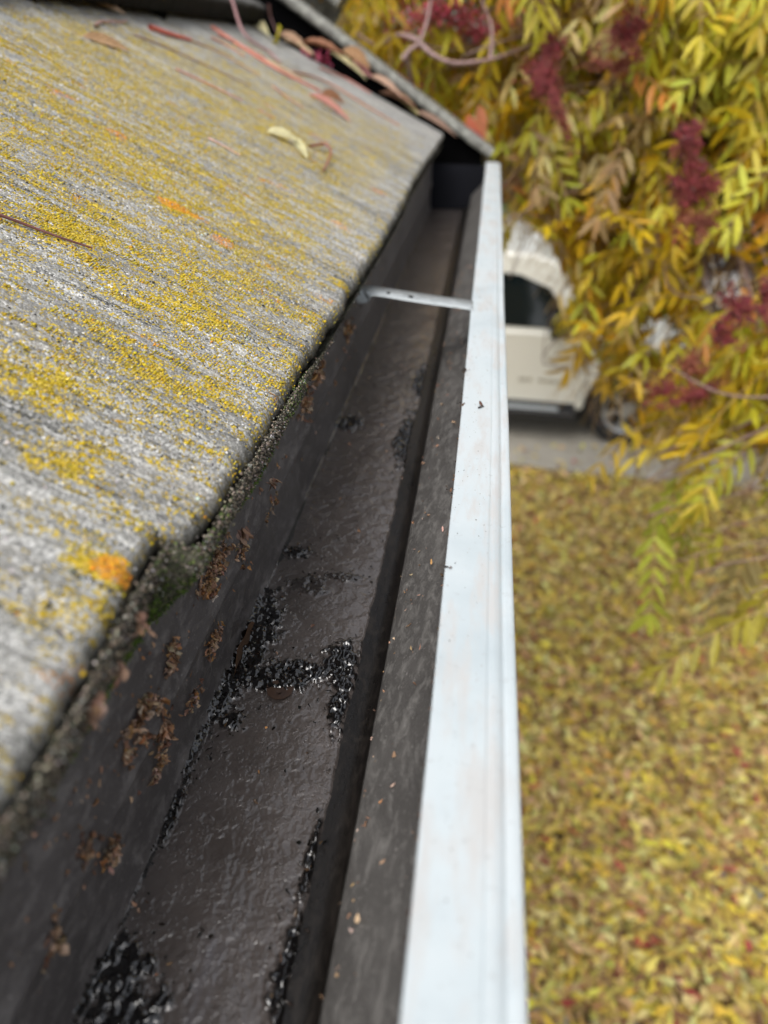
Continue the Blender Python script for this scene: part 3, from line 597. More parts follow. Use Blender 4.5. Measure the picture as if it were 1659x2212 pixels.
wx_ = Xg+.0022*fbm(Xg*240, Yg*240, 143, 2); wy_ = Yg+.0022*fbm(Xg*240, Yg*240, 145, 2)
worm = .55*(1-np.abs(fbm(wx_*190, wy_*190, 141, 2))*2.6)+.45*(1-np.abs(fbm(wx_*380, wy_*380, 142, 2))*2.4)
worm2 = 1-np.abs(fbm(Xg*620, Yg*620, 147, 2))*2.2
ctr = .5+.5*np.cos((Xg+.078)*60)
fine = .00010*fbm(Xg*900, Yg*520, 151, 2)+.00012*fbm(Xg*1300, Yg*1300, 155, 1)
pits = -.00022*sstep(.50, .72, fbm(Xg*520, Yg*420, 161, 2))
flow = .00012*fbm((Xg+Yg*.25*np.sign(Xg+.08))*420, Yg*110, 165, 3)
near = sstep(.34, .24, Yg)
h = .0012+near*(fine+pits*.8+flow)*1.0+lump*(.0005+.0019*np.clip(worm, 0, 1)+.0004*np.clip(worm2, 0, 1))*1.0
h = h+.0006*fbm(Xg*60, Yg*40, 171, 3)+near*(1-lump)*.00012*fbm((Xg+.3*np.abs(Xg+.082))*700, Yg*260, 175, 2)
edge = np.clip((XR-Xg)/.0012, 0, 1); h = h*np.sqrt(edge)
Z = -.2528+h+.003*np.clip(1-(Xg-XL)/.004, 0, 1)**2
scrape_glint = sstep(.128, .112, Yg)*(np.exp(-((Xg+.0735)/.0016)**2)+.7*np.exp(-((Xg+.0695)/.0010)**2))*(.55+.45*fbm(Xg*900, Yg*60, 191, 2))+.8*np.exp(-(((Xg+.078)/.0075)**2+((Yg-.418)/.006)**2)**2)*.35; scrape_glint = np.clip(scrape_glint, 0, 1)  # scraped streaks, plus a pale oval reflection painted into the mud colour
i, j = np.meshgrid(np.arange(len(ys)-1), np.arange(len(xs)-1), indexing='ij'); m = len(xs); a = i*m+j
o = npmesh('gutter_mud', np.stack([Xg, Yg, Z], -1).reshape(-1, 3), np.stack([a, a+m, a+m+1, a+1], -1).reshape(-1, 4)[:, ::-1], M_mud, attrs={'lump': lump.ravel(), 'scrape_glint': scrape_glint.ravel()})
tag(o, 'wet brown and black mud lying on the gutter floor', 'mud', kind='stuff')
# glossy clods and wet bits of rotten leaf in the thick parts
cl = []
while len(cl) < 900:
    q = zl[rng.integers(len(zl))]; wd_ = 1.9 if rng.random() < .22 else .62; x = rng.normal(q[0], q[2]*wd_); y = rng.normal(q[1], q[3]*wd_)
    if x < -.1085 or x > -.0440 or q[4] in (16, 17) and rng.random() < .6: continue
    cl.append((x, y, -.2510+rng.uniform(0, .0018)))
cl = np.array(cl); n = len(cl); V, f3, Cs = leaves(cl, rng.normal(0, 1, (n, 3))*np.array([1, 1, .35]), rng.normal(0, .8, (n, 3))+np.array([0, 0, 1.]), rng.uniform(.0007, .0030, n), rng.uniform(.0002, .0008, n), rng.uniform(-.9, .9, n), rng.uniform(-1, 1.5, n), pal(n, [(.008, .007, .006), (.02, .014, .010), (.09, .055, .03)], [60, 34, 5])); V = V+rng.normal(0, .00010, V.shape)
k = NT('glossy_black_sludge'); k.base(k.attr('Col', 'Color')); k.rough(.08); k.p.inputs['IOR'].default_value = 1.5; k.bump(k.noise(900, 3), .0006, .6); M_slu = k.m
tag(npmesh('black_sludge', V, f3, M_slu, col=Cs), 'shiny black clods of rotten leaf sludge in the gutter', 'sludge', kind='stuff')

# ------------------------------------------------------------------ debris on the flashing and in the gutter
FLC = [(.48, .29, .17), (.62, .42, .28), (.32, .18, .11), (.58, .30, .11), (.70, .52, .40), (.16, .09, .06)]
def flakes(P, N, L, col=None, wr=(.14, .36), down=True):
    n = len(P); D = rng.normal(0, .45, (n, 3)); D[:, 2] -= 1.0 if down else 0; D[:, 1] += -.35 if down else 0
    D -= N*(D*N).sum(1)[:, None]*.65; NN = N+rng.normal(0, .45, (n, 3))
    return leaves(P, D, NN, L, L*rng.uniform(*wr, n), rng.uniform(-.8, 1.1, n), rng.uniform(-1.6, 2.2, n), pal(n, FLC, [28, 24, 18, 12, 10, 8], .2) if col is None else col)
WX = -.1072
def clump(u, v, du, dv, n, size, lab, ang=0):
    c = onplane(u, v, 0, WX); pts = []
    for _ in range(n):
        a = np.clip(rng.normal(0, .48), -1, 1); b = np.clip(rng.normal(0, .46), -1, 1); uu = u+du*a*math.cos(ang)-dv*b*math.sin(ang)*0+ang*b*dv; vv = v+dv*b
        p = onplane(uu, vv, 0, WX); p[0] += abs(rng.normal(0, .0009)); pts.append(p)
    P = np.repeat(np.array(pts), 2, 0); P[1::2] += rng.normal(0, .0008, (n, 3))*np.array([.5, 1, 1]); n = 2*n; N = np.tile([1., 0, .15], (n, 1)); V, Fc, C = flakes(P, N, rng.uniform(.3, 1.05, n)*size); V = V+rng.normal(0, size*.085, V.shape)*np.array([1.3, 1, 1])
    o = npmesh('leaf_crumb_clump', V, Fc, M_dry, col=C); tag(o, lab, 'leaf debris', 'clumps of dried leaf stuck to the flashing')
clump(463, 1215, 22, 62, 95, .0034, 'largest dense clump of brown leaf crumbs, below the green moss', -.45)
clump(448, 1272, 24, 14, 26, .0042, 'crumpled brown scraps at the foot of the largest clump')
clump(519, 1185, 10, 34, 26, .0034, 'small brown clump right of the largest one, hanging from webs', -.1)
clump(462, 1375, 14, 44, 40, .0034, 'tan ragged strip of leaf crumbs midway along the flashing', -.3)
clump(366, 1412, 12, 42, 34, .0040, 'upright orange brown curl of dry leaf left of the tan strip', -.2)
clump(292, 1552, 12, 52, 38, .0040, 'left leg of the arched brown leaf clump', -.6)
clump(320, 1508, 24, 14, 24, .0040, 'top of the arched brown leaf clump')
clump(350, 1560, 14, 52, 44, .0040, 'right leg of the arched brown leaf clump with orange seeds', .1)
clump(303, 1588, 16, 14, 10, .0042, 'small grey brown winged scrap inside the arch')
clump(418, 1500, 8, 44, 18, .0032, 'thin slanting shred of brown leaf near the mud', -.4)
clump(272, 1628, 10, 22, 14, .0038, 'small brown crumb group below the arch', -.2)
clump(344, 1640, 10, 40, 22, .0034, 'trailing orange crumbs right of the arch foot', -.3)
clump(238, 1835, 12, 34, 20, .0034, 'blurred orange brown crumb row above the bottom left', -.3)
clump(108, 2020, 16, 50, 26, .0036, 'blurred pale brown flake low at the bottom left', -.1)
clump(182, 1835, 16, 40, 22, .0034, 'blurred reddish crumbs beside the near roof edge', -.2)
clump(582, 1085, 9, 40, 20, .0036, 'slim brown crumbs hanging under the green moss', -.2)
clump(662, 862, 14, 40, 34, .0050, 'reddish crumb clump beyond the moss', -.2)
clump(683, 795, 12, 36, 26, .0055, 'far rusty crumbs below the strap foot', -.2)
clump(748, 715, 10, 40, 20, .0060, 'rust coloured crumbs just under the strap foot', -.2)
n = 420; vv = rng.uniform(560, 2150, n); uu = 1073-(vv-122)*rng.uniform(.485, .665, n); kp = uu > 0; uu, vv = uu[kp], vv[kp]
P = np.array([onplane(a, b, 0, WX-.0008) for a, b in zip(uu, vv)]); P[:, 0] += rng.uniform(0, .0008, len(P)); P = P[(P[:, 2] < -.16)]
V1 = flakes(P, np.tile([1., 0, .15], (len(P), 1)), rng.uniform(.0005, .0024, len(P))*(1+P[:, 1]))
n = 190; yy = rng.uniform(.07, .9, n); tt = np.clip(np.abs(rng.normal(0, .35, n)), 0, 1); P = np.stack([-.0312+.029*tt, yy, -.2300+.036*tt+.0008], -1)
V2 = flakes(P, np.tile([-.65, 0, .75], (n, 1)), rng.uniform(.0006, .0026, n), down=False)
n = 40; P = np.stack([rng.uniform(-.104, -.06, n), rng.uniform(.08, .7, n), np.full(n, -.2508)], -1); V3 = flakes(P, np.tile([0, 0, 1.], (n, 1)), rng.uniform(.0008, .0028, n), down=False)
o1, o2 = len(V1[0]), len(V1[0])+len(V2[0])
tag(npmesh('leaf_crumbs', np.vstack([V1[0], V2[0], V3[0]]), np.vstack([V1[1], V2[1]+o1, V3[1]+o2]), M_dry, col=np.vstack([V1[2], V2[2], V3[2]])), 'tiny orange brown leaf crumbs scattered over the gutter walls', 'leaf crumbs', kind='stuff')
# fine rootlets and cobweb threads on the flashing
paths = []
for _ in range(230):
    u0 = rng.choice([470, 520, 560, 430, 350, 470, 500, 620]); v0 = {470: 1250, 520: 1190, 560: 1110, 430: 1380, 350: 1500, 500: 1290, 620: 990}[u0]
    u0 = u0+rng.normal(0, 28); v0 = v0+rng.normal(0, 60); p = onplane(u0, v0, 0, WX-.0009); q = [p.copy()]; d = np.array([0, rng.normal(-.2, .7), rng.normal(-.8, .5)])
    for s_ in range(5): d = d+np.array([0, rng.normal(0, .5), rng.normal(0, .5)]); d /= np.linalg.norm(d); p = p+d*rng.uniform(.0012, .003); p[0] = WX-.0008+abs(rng.normal(0, .0003)); q.append(p.copy())
    if q[0][2] < -.165: paths.append(spline(q, 9))
V, Fc = tubes(paths, [.000055]*len(paths), 3); tag(npmesh('rootlets', V, Fc, simple('pale_rootlet', (.20, .18, .15), .8)), 'fine pale rootlets and web threads clinging to the flashing', 'rootlets', kind='stuff')
# moss and grit along the lower tile edge
def mosspt(yy, r_):
    ex = EX-EDGE(yy)*CA; ez = EZ+EDGE(yy)*SA; nearm = 1-sstep(.32, .42, yy); zb = -.1565-.0135*nearm-.009*np.exp(-((yy-.262)/.03)**2)
    r0 = .04+.42*(1-nearm); r_ = r0+(1-r0)*r_; f = np.clip(r_/.45, 0, 1); g_ = np.clip((r_-.45)/.55, 0, 1)
    x = ex+.0004-.0012*f+(-.1082-ex)*g_**1.15; z = ez-.0025-.0100*f+(zb-(ez-.0125))*g_; return x, z
n = 30000; yy = np.concatenate([rng.uniform(.01, .33, int(n*.75)), rng.uniform(.33, 1.5, n-int(n*.75))]); rr_ = rng.random(n)**.8
x, z = mosspt(yy, rr_); drop = rng.random(n) < .42*(rr_ < .4)*(fbm(yy*40, rr_*3, 189, 2) > -.1); x = x+rng.normal(0, .0006, n); z = z+rng.normal(0, .0007, n)
sz = rng.uniform(.0002, .0005, n)*(1+rng.random(n)**12); sz[drop] *= .3
Vm, fm = blobs(np.stack([x, yy, z], -1), sz, .3)
gm = sstep(.0, .35, fbm(yy*22, yy*0+3, 183, 2)+.12+.6*np.exp(-((yy-.262)/.028)**2)+.35*np.exp(-((yy-.15)/.04)**2)-.35*sstep(.32, .4, yy)); isg = rng.random(n) < gm*(.35+.5*(rr_ > .5))
cm = np.where(isg[:, None], pal(n, [(.07, .10, .025), (.12, .16, .04), (.05, .07, .025)], [4, 3, 3]), pal(n, [(.07, .06, .045), (.16, .135, .10), (.27, .22, .17), (.03, .027, .022), (.32, .31, .28)], [30, 26, 14, 22, 10]))
lf = (rr_ < .42)&(yy < .33); cm[lf] = cm[lf]*1.3+.015
tag(npmesh('moss', Vm, fm, M_col, col=np.repeat(cm, len(ICOV), 0)), 'green and brown moss on the worn front edge of the tiles', 'moss', kind='stuff')
yb = np.concatenate([np.arange(-.3, .45, .0015), np.arange(.45, 1.55, .008)]); tb = np.linspace(.05, 1, 16); YB, TB = np.meshgrid(yb, tb, indexing='ij')
XB, ZB = mosspt(YB, TB); XB = XB-.0006+.0009*fbm(YB*240, TB*7, 187, 3); ZB = ZB+.0006*fbm(YB*300, TB*6, 188, 3)
i, j = np.meshgrid(np.arange(len(yb)-1), np.arange(15), indexing='ij'); a = i*16+j
k = NT('packed_dirt_and_moss'); k.base(k.ramp(k.noise(200, 5, .65), [(.35, (.06, .056, .042)), (.5, (.12, .125, .075)), (.62, (.22, .20, .16)), (.75, (.34, .32, .28))])); k.rough(.95); k.bump(k.noise(700, 4), .0012)
tag(npmesh('moss_bed', np.stack([XB, YB, ZB], -1).reshape(-1, 3), np.stack([a, a+16, a+17, a+1], -1).reshape(-1, 4), k.m), 'dirt and old moss filling the gap between tile and flashing', 'moss', kind='stuff')
# bright moss sprigs
n = 3200; yy = np.concatenate([rng.normal(.262, .020, 2000), rng.normal(.150, .03, 800), rng.normal(.40, .05, 400)]); tq = .55+.45*rng.random(n); xq, zq = mosspt(yy, tq); P = np.stack([xq+.0008, yy, zq], -1)
D = rng.normal(0, .5, (n, 3)); D[:, 0] += .6; D[:, 2] += .1; V, Fc, C = leaves(P, D, rng.normal(0, 1, (n, 3)), rng.uniform(.0012, .0028, n), np.full(n, .00022), np.zeros(n), np.zeros(n), pal(n, [(.09, .17, .015), (.14, .22, .03), (.05, .09, .01)], [4, 2, 3]), T=LT0)
tag(npmesh('moss_sprigs', V, Fc, M_col, col=C), 'bright green moss sprigs below the tile edge', 'moss', kind='stuff')
# bits caught in the moss
for (u, v, L_, lab) in ((585, 1040, .007, 'small brown leaf scrap caught in the moss beyond the notch'), (520, 1150, .008, 'brown leaf scrap caught at the corner of the notch'), (300, 1335, .006, 'round tan scrap in the moss left of the clumps'), (185, 1520, .010, 'large blurred tan scrap at the near roof edge'), (245, 1440, .006, 'blurred pinkish scrap at the near roof edge')):
    c = onplane(u, v, 0, -.0915); n = 12; P = c+rng.normal(0, .0014, (n, 3)); V, Fc, C = flakes(P, np.tile([1., 0, .6], (n, 1)), np.full(n, L_*.6), pal(n, [(.42, .27, .20), (.34, .20, .13)], [1, 1]))
    tag(npmesh('leaf_scrap', V, Fc, M_dry, col=C), lab, 'leaf scrap', 'scraps caught under the tile edge')
# large rotten leaf leaning on the wall foot, one flat in the sludge
def flat_leaf(name, outline, mat, colf, lab, cat='leaf', th=0, group=None, parent=None, cup=.0):
    """outline: list of camera relative 3-D points around a centre; builds a fan with a midrib and soft buckling"""
    O = np.array(outline); c = O.mean(0); n = len(O); rings = [1, .82, .55, .28]; V = []
    nn = np.cross(O[1]-c, O[0]-c); nn /= np.linalg.norm(nn); sz = np.linalg.norm(O-c, axis=1).mean()
    for q in rings:
        for i in range(n): V.append(c+(O[i]-c)*q+nn*sz*(cup*(q*q)+.06*math.sin(i*2.3+q*5)))
    V.append(c); V = np.array(V); Fc = []
    for r_ in range(3):
        for i in range(n): Fc.append((r_*n+i, r_*n+(i+1) % n, (r_+1)*n+(i+1) % n, (r_+1)*n+i))
    f3 = np.array([(3*n+i, 3*n+(i+1) % n, 4*n) for i in range(n)])
    cc = np.array([colf(k_, n) for k_ in range(len(V))]); o = npmesh(name, V, [np.array(Fc), f3], mat, col=cc); tag(o, lab, cat, group); return o
def op(pts, axis, val, d=(0, 0, 0)): return [onplane(u, v, axis, val)+np.array(d) for u, v in pts]
flat_leaf('rotten_leaf', op([(548, 1342), (560, 1352), (556, 1372), (549, 1400), (538, 1428), (526, 1455), (512, 1482), (502, 1500), (499, 1490), (503, 1462), (508, 1430), (517, 1400), (527, 1370), (538, 1350)], 0, -.1045), M_dry, lambda k_, n: (.12, .075, .05) if k_ > n else (.20, .11, .06), 'large dull brown leaf stuck upright where flashing meets mud', 'leaf')
flat_leaf('rotten_leaf', op([(575, 1482), (590, 1472), (610, 1468), (630, 1474), (636, 1486), (628, 1500), (612, 1510), (592, 1512), (578, 1500)], 2, -.2502), M_dry, lambda k_, n: (.055, .034, .027), 'flat dark brown leaf scrap lying in the wet sludge', 'leaf')
V, Fc = tubes([spline(op([(503, 1512), (495, 1535), (486, 1558)], 0, -.105), 8)], [.0005]); tag(npmesh('grass_blade', V, Fc, simple('grey_green_blade', (.17, .19, .12), .6)), 'thin grey green blade standing at the foot of the flashing', 'blade')
# specks on the rim
for (u, v, L_, lab) in ((1041, 881, .0050, 'curled black and brown scrap on top of the white rim'), (970, 1055, .0026, 'black speck on the inner lip of the white rim'), (1004, 802, .0035, 'grey brown smear speck high on the rim'), (1000, 873, .0026, 'small brown speck at the inner lip beside the curled scrap'), (1008, 668, .0030, 'speck on the rim at the strap'), (963, 1225, .0022, 'dark red crumb on the inner lip of the rim')):
    c = onplane(u, v, 2, -.1697); n = 6; P = c+rng.normal(0, .0007, (n, 3))*np.array([2.0, 1, .3]); P[:, 2] = -.1695+abs(rng.normal(0, .0003, n)); V, Fc, C = flakes(P, np.tile([0, 0, 1.], (n, 1)), rng.uniform(.5, 1, n)*L_*.8, pal(n, [(.02, .017, .015), (.10, .05, .03), (.015, .015, .015)], [4, 2, 2]), down=False, wr=(.15, .35))
    tag(npmesh('dark_speck', V, Fc, M_dry, col=C), lab, 'speck', 'specks on the white rim')
n = 260; yy = rng.uniform(.08, 1.2, n); P = np.stack([rng.uniform(-.0045, .0095, n), yy, np.full(n, -.1696)], -1); V, f3 = blobs(P, rng.uniform(.00008, .00022, n)*(1+yy)*.9, .3)
tag(npmesh('rim_grit', V, f3, M_col, col=np.repeat(pal(n, [(.12, .11, .10), (.25, .2, .16)], [1, 1]), len(ICOV), 0)), 'fine dark grit specks peppering the white rim', 'grit', kind='stuff')
n = 420; yy = rng.uniform(.0, 1.45, n); P = np.stack([-.0060+rng.normal(0, .00035, n), yy, -.1716+rng.normal(0, .0004, n)], -1); V, f3 = blobs(P, rng.uniform(.0001, .0006, n), .4)
tag(npmesh('lip_dirt', V, f3, M_col, col=np.repeat(pal(n, [(.10, .055, .03), (.05, .03, .02), (.2, .12, .06)], [3, 3, 1]), len(ICOV), 0)), 'rusty dirt grains along the inner lip of the rim', 'dirt', kind='stuff')

# ------------------------------------------------------------------ leaves and stalks lying on the roof
def rp(u, v, h=.0015):
    s, y = onroof(u, v)
    if y < 1.545: return roofpt(s, y, h)
    p = onplane(u, v, 1, 1.545+.03*rng.random()); p[2] = max(p[2], EZ-(p[0]-EX)*math.tan(ALPHA)+h*.6); return p
def roof_leaf(a, b, wd, col, lab, lift=(.002, .003), curl=.05, fold=.5, name='fallen_leaf', nrm=None, grp='fallen leaflets on the roof tiles', roll=0.):
    A_ = rp(*a, lift[0]); B_ = rp(*b, lift[1]); D = B_-A_; L = np.linalg.norm(D); m = 15; wd = wd*.92; curl = curl*.5; roll = roll+.5; t = np.linspace(0, 1, m); wv = np.sin(np.pi*t**.85)**.8*(1-.25*t); wv[0] = wv[-1] = .03
    n0 = np.array([SA, 0, CA]) if nrm is None else np.array(nrm, float); D = D/L; S = np.cross(n0, D); S /= np.linalg.norm(S); N = np.cross(D, S)
    if roll: S, N = S*math.cos(roll)+N*math.sin(roll), N*math.cos(roll)-S*math.sin(roll)
    V = []; C = []; q = np.linspace(-1, 1, 7)
    for i in range(m):
        for s_ in q:
            V.append(A_+D*L*t[i]+S*s_*wd*wv[i]+N*(fold*wd*wv[i]*(abs(s_)**1.3)-curl*L*(2*t[i]-1)**2*1+curl*L+.06*wd*math.sin(i*1.9+s_*3))); f = 1+.15*math.sin(i*3.1+s_*7)-.25*(abs(s_) < .1); C.append([c*f for c in col])
    i, j = np.meshgrid(np.arange(m-1), np.arange(6), indexing='ij'); a_ = i*7+j
    o = npmesh(name, np.array(V), np.stack([a_, a_+1, a_+8, a_+7], -1).reshape(-1, 4), M_dry, col=np.clip(C, 0, 1)); tag(o, lab, 'leaf', grp); return o
roof_leaf((178, 80), (280, 116), .0075, (.56, .36, .20), 'tan dried leaflet lying alone near the top left', (.001, .002), .05, .55)
roof_leaf((208, 12), (272, 39), .0055, (.50, .36, .24), 'smaller tan leaflet against the upper tile edge', (.001, .003), .08, .6)
roof_leaf((575, 288), (640, 318), .0072, (.66, .62, .36), 'pale yellow curled leaflet on the middle of the roof', (.002, .006), .12, .5)
roof_leaf((632, 308), (664, 346), .0058, (.60, .57, .32), 'tip half of the pale yellow leaflet bending down', (.005, .001), -.05, .6)
roof_leaf((664, 208), (757, 268), .0070, (.52, .24, .20), 'pinkish folded leaflet below the leaf pile', (.002, .002), .05, 1.3)
roof_leaf((690, 208), (742, 232), .0110, (.30, .14, .07), 'brown cupped leaflet behind the pinkish one', (.003, .004), .10, .7)
G2 = 'leaves piled against the rake tile'
for (a, b, wd, c, lab, lf, cu, fo, ro) in (
    ((553, 64), (580, 88), .010, (.58, .54, .32), 'pale torn leaf at the top of the pile', (.006, .006), .15, .8, .3),
    ((586, 96), (600, 52), .011, (.52, .46, .02), 'bright yellow green leaf standing up in the pile', (.004, .03), .05, .6, .9),
    ((600, 74), (668, 112), .012, (.55, .36, .24), 'tan pinkish leaf beside the yellow green one', (.008, .010), .08, .9, .1),
    ((612, 92), (690, 128), .007, (.62, .48, .30), 'cream strip like leaflet below the tan one', (.003, .004), .05, 1.0, 0),
    ((650, 92), (742, 120), .016, (.25, .10, .045), 'rusty brown leaf half under the rake tile', (.012, .012), .08, .7, -.2),
    ((712, 112), (792, 172), .0085, (.66, .60, .34), 'long cream leaflet along the pile edge', (.004, .004), .06, .8, 0),
    ((740, 108), (800, 150), .016, (.36, .20, .09), 'brown curled leaf behind the cream leaflet', (.014, .012), .12, .7, .3),
    ((752, 138), (802, 166), .015, (.60, .26, .26), 'pink leaf in the middle of the pile', (.010, .010), .08, .5, .2),
    ((795, 164), (868, 210), .011, (.48, .31, .22), 'dull tan leaflet below the pink leaf', (.005, .004), .06, .9, 0),
    ((842, 202), (905, 250), .010, (.62, .56, .26), 'wavy yellowish leaf near the corner of the last tile', (.005, .003), .14, 1.0, .3),
    ((820, 205), (900, 236), .016, (.20, .10, .06), 'dark brown leaf tucked into the gap', (.012, .010), .1, .7, -.3),
    ((896, 240), (986, 302), .010, (.30, .19, .14), 'long brown leaf reaching out over the gutter end', (.010, .010), .04, .8, 0),
    ((560, 130), (655, 178), .006, (.52, .42, .28), 'beige flat strip of leaf on the tile beside the stalks', (.002, .002), .03, .6, 0)):
    roof_leaf(a, b, wd, c, lab, lf, cu, fo, grp=G2, roll=ro)
def stalk(pts, r, c, lab, hts=None):
    hts = hts or [.0025]*len(pts); P = spline([rp(u, v, h_) for (u, v), h_ in zip(pts, hts)], 24); V, Fc = tubes([P], [np.linspace(r, r*.6, 24)], 7)
    o = npmesh('leaf_stalk', V, Fc, simple('stalk_'+lab.split()[0], c, .55, var=.25, sc=200)); tag(o, lab, 'leaf stalk', 'leaf stalks fallen on the roof'); return o
stalk([(-12, 474), (60, 496), (130, 522), (198, 543)], .00075, (.15, .055, .05), 'dark reddish stalk entering from the left edge', [.003, .002, .002, .0018])
stalk([(204, 62), (215, 53), (240, 52), (262, 53), (272, 49)], .0013, (.45, .25, .22), 'short wavy pink stalk beside the tan leaflet')
stalk([(322, 66), (370, 80), (410, 91)], .0030, (.60, .13, .09), 'bright red thick stalk near the top', [.004, .003, .003])
stalk([(408, 90), (470, 116), (530, 150), (560, 168)], .0012, (.34, .18, .08), 'thin brown stalk continuing from the red one')
stalk([(288, 80), (350, 104), (430, 140), (540, 190)], .0010, (.22, .11, .07), 'long thin dark stalk lying along the tile joint')
stalk([(456, 62), (560, 130), (620, 165), (690, 200)], .0026, (.58, .20, .14), 'long orange red stalk running down the slope')
stalk([(455, 85), (490, 102), (528, 126)], .0018, (.50, .27, .18), 'short tan stalk left of the orange red one')
stalk([(470, 78), (540, 112), (605, 150), (650, 172)], .0016, (.36, .15, .12), 'dusky stalk just above the orange red one')
stalk([(436, -20), (470, 40), (520, 88), (580, 118), (604, 140)], .0028, (.34, .19, .19), 'purple brown stalk arching down from the upper course', [.07, .045, .012, .004, .003])
stalk([(580, 10), (585, 40), (600, 78)], .0026, (.30, .17, .17), 'short purple stalk standing behind the yellow green leaf', [.06, .045, .012])
stalk([(378, 154), (430, 178), (500, 212), (522, 222)], .0010, (.50, .22, .15), 'thin pinkish stalk in the middle of the lichen')
stalk([(588, 190), (618, 214), (655, 238)], .0010, (.45, .20, .12), 'thin red stalk left of the pinkish leaflet')
stalk([(600, 150), (700, 178), (790, 232), (862, 275)], .0016, (.48, .22, .14), 'long faint orange stalk ending near the tile corner')
stalk([(690, 150), (745, 172), (800, 205)], .0020, (.52, .22, .18), 'pink stalk under the cream leaflet')
stalk([(448, 304), (482, 322), (516, 342)], .0007, (.60, .36, .30), 'thin pale pink stalk left of the pale yellow leaflet')
stalk([(668, 322), (695, 324), (709, 338), (706, 356), (696, 374)], .0016, (.30, .11, .07), 'hooked red brown stalk beside the pale yellow leaflet', [.003, .006, .007, .005, .002])
# fallen berry sprig
c0 = rp(688, 135, .012); n = 34; Bc = c0+rng.normal(0, 1, (n, 3))*np.array([.014, .016, .007]); V, f3 = blobs(Bc, rng.uniform(.0022, .0034, n), .03, ICO2V, ICO2F)
o = npmesh('berry_sprig', V, f3, M_berry, col=np.repeat(pal(n, [(.42, .05, .10), (.22, .02, .06), (.55, .18, .22)], [3, 3, 1]), len(ICO2V), 0)); tag(o, 'fallen sprig of dark red berries on the leaf pile', 'berries')

# ------------------------------------------------------------------ the yellow tree hanging over the lawn
YEL = [(.70, .48, .012), (.68, .54, .03), (.60, .54, .03), (.76, .44, .012), (.46, .46, .025), (.66, .54, .22), (.48, .34, .16), (.66, .26, .05), (.66, .66, .07)]
def leafcolor(u, v, n):
    w_ = np.array([20, 20, 14, 10, 10, 5, 3, 1, 3], float)
    if v < 330 and 1100 < u < 1420: w_ = np.array([8, 8, 5, 5, 6, 20, 22, 3, 0], float)
    elif u > 1380 and v < 150: w_ = np.array([6, 12, 24, 2, 10, 2, 1, 0, 22], float)
    elif 260 < v < 560 and u < 1450: w_ = np.array([30, 12, 6, 26, 5, 6, 3, 4, 1], float)
    elif 520 < v < 760 and u < 1420: w_ = np.array([18, 20, 24, 8, 14, 2, 1, 1, 6], float)
    elif 700 < v < 860 and u < 1400: w_ = np.array([34, 14, 6, 22, 4, 4, 2, 2, 2], float)
    elif u > 1480 and 330 < v < 520: w_ = np.array([22, 18, 12, 12, 2, 6, 2, 8, 10], float)
    elif v > 900: w_ = np.array([16, 22, 20, 6, 16, 8, 6, 1, 8], float)
    base = np.array(YEL)[rng.choice(9, p=w_/w_.sum())]
    return np.clip(base*(1+.12*rng.standard_normal((n, 1)))*(1+.05*rng.standard_normal((n, 3))), .005, .85)
def compound(base, D, n_pairs=6, L=.20, up=np.array([0, 0, 1.]), lw=1.0, col=None):
    """one pinnate leaf: drooping rachis with pairs of narrow leaflets"""
    D = D/np.linalg.norm(D); m = 8; p = base.copy(); path = [p.copy()]; d = D.copy()
    for i in range(m): d = d+np.array([0, 0, -.11]); d /= np.linalg.norm(d); p = p+d*L/m; path.append(p.copy())
    path = np.array(path); S = np.cross(D, up); S /= np.linalg.norm(S)+1e-9; Nn = np.cross(S, D)
    ro = rng.normal(0, .5); S, Nn = S*math.cos(ro)+Nn*math.sin(ro), Nn*math.cos(ro)-S*math.sin(ro)
    Pl, Dl, Nl = [], [], []
    for q in range(n_pairs):
        t = .22+.78*q/(n_pairs-1) if n_pairs > 1 else 1; k_ = t*m; i = min(int(k_), m-1); b = path[i]+(path[i+1]-path[i])*(k_-i); tg = path[i+1]-path[i]; tg /= np.linalg.norm(tg)
        for sgn in (-1, 1):
            Pl.append(b); Dl.append(S*sgn*.8+tg*(.55+.3*t)+np.array([0, 0, -.28])+rng.normal(0, .12, 3)); Nl.append(Nn+rng.normal(0, .28, 3))
    Pl.append(path[-1]); Dl.append(tg+rng.normal(0, .1, 3)); Nl.append(Nn)
    n = len(Pl); LL = .058*lw*rng.uniform(.8, 1.15, n); return path, np.array(Pl), np.array(Dl), np.array(Nl), LL, LL*rng.uniform(.095, .135, n)
from math import hypot
def inside(poly, x, y):
    c = False; j = len(poly)-1
    for i in range(len(poly)):
        if (poly[i][1] > y) != (poly[j][1] > y) and x < (poly[j][0]-poly[i][0])*(y-poly[i][1])/(poly[j][1]-poly[i][1])+poly[i][0]: c = not c
        j = i
    return c
OUT = [(600, -60), (1065, 325), (1085, 340), (1100, 420), (1140, 480), (1190, 505), (1218, 560), (1245, 640), (1190, 705), (1225, 745), (1290, 790), (1350, 840), (1400, 880), (1370, 950), (1420, 985), (1520, 965), (1720, 960), (1900, 1000), (1900, -400), (600, -400)]
GAPS = [[(1505, 540), (1640, 560), (1640, 620), (1560, 700), (1500, 670)], [(1380, 692), (1475, 692), (1475, 772), (1385, 772)]]
tree = empty('pistache_tree', (3.3, 4.3, 0)); tag(tree, 'yellow leaved tree with red berry clusters overhanging the lawn and driveway', 'tree')
twigs = []; parts = {'P': [], 'D': [], 'N': [], 'L': [], 'W': [], 'C': []}; rach = []
nodes = np.array([(2.2, 3.3, -.9), (1.6, 2.7, -.45), (1.0, 2.3, -.15), (.45, 2.2, .0), (1.9, 2.1, -.75), (2.5, 3.0, .2), (1.4, 3.4, .35), (.5, 3.1, .3), (2.6, 3.9, .9), (1.6, 4.4, .9), (1.3, 3.3, -.65)])
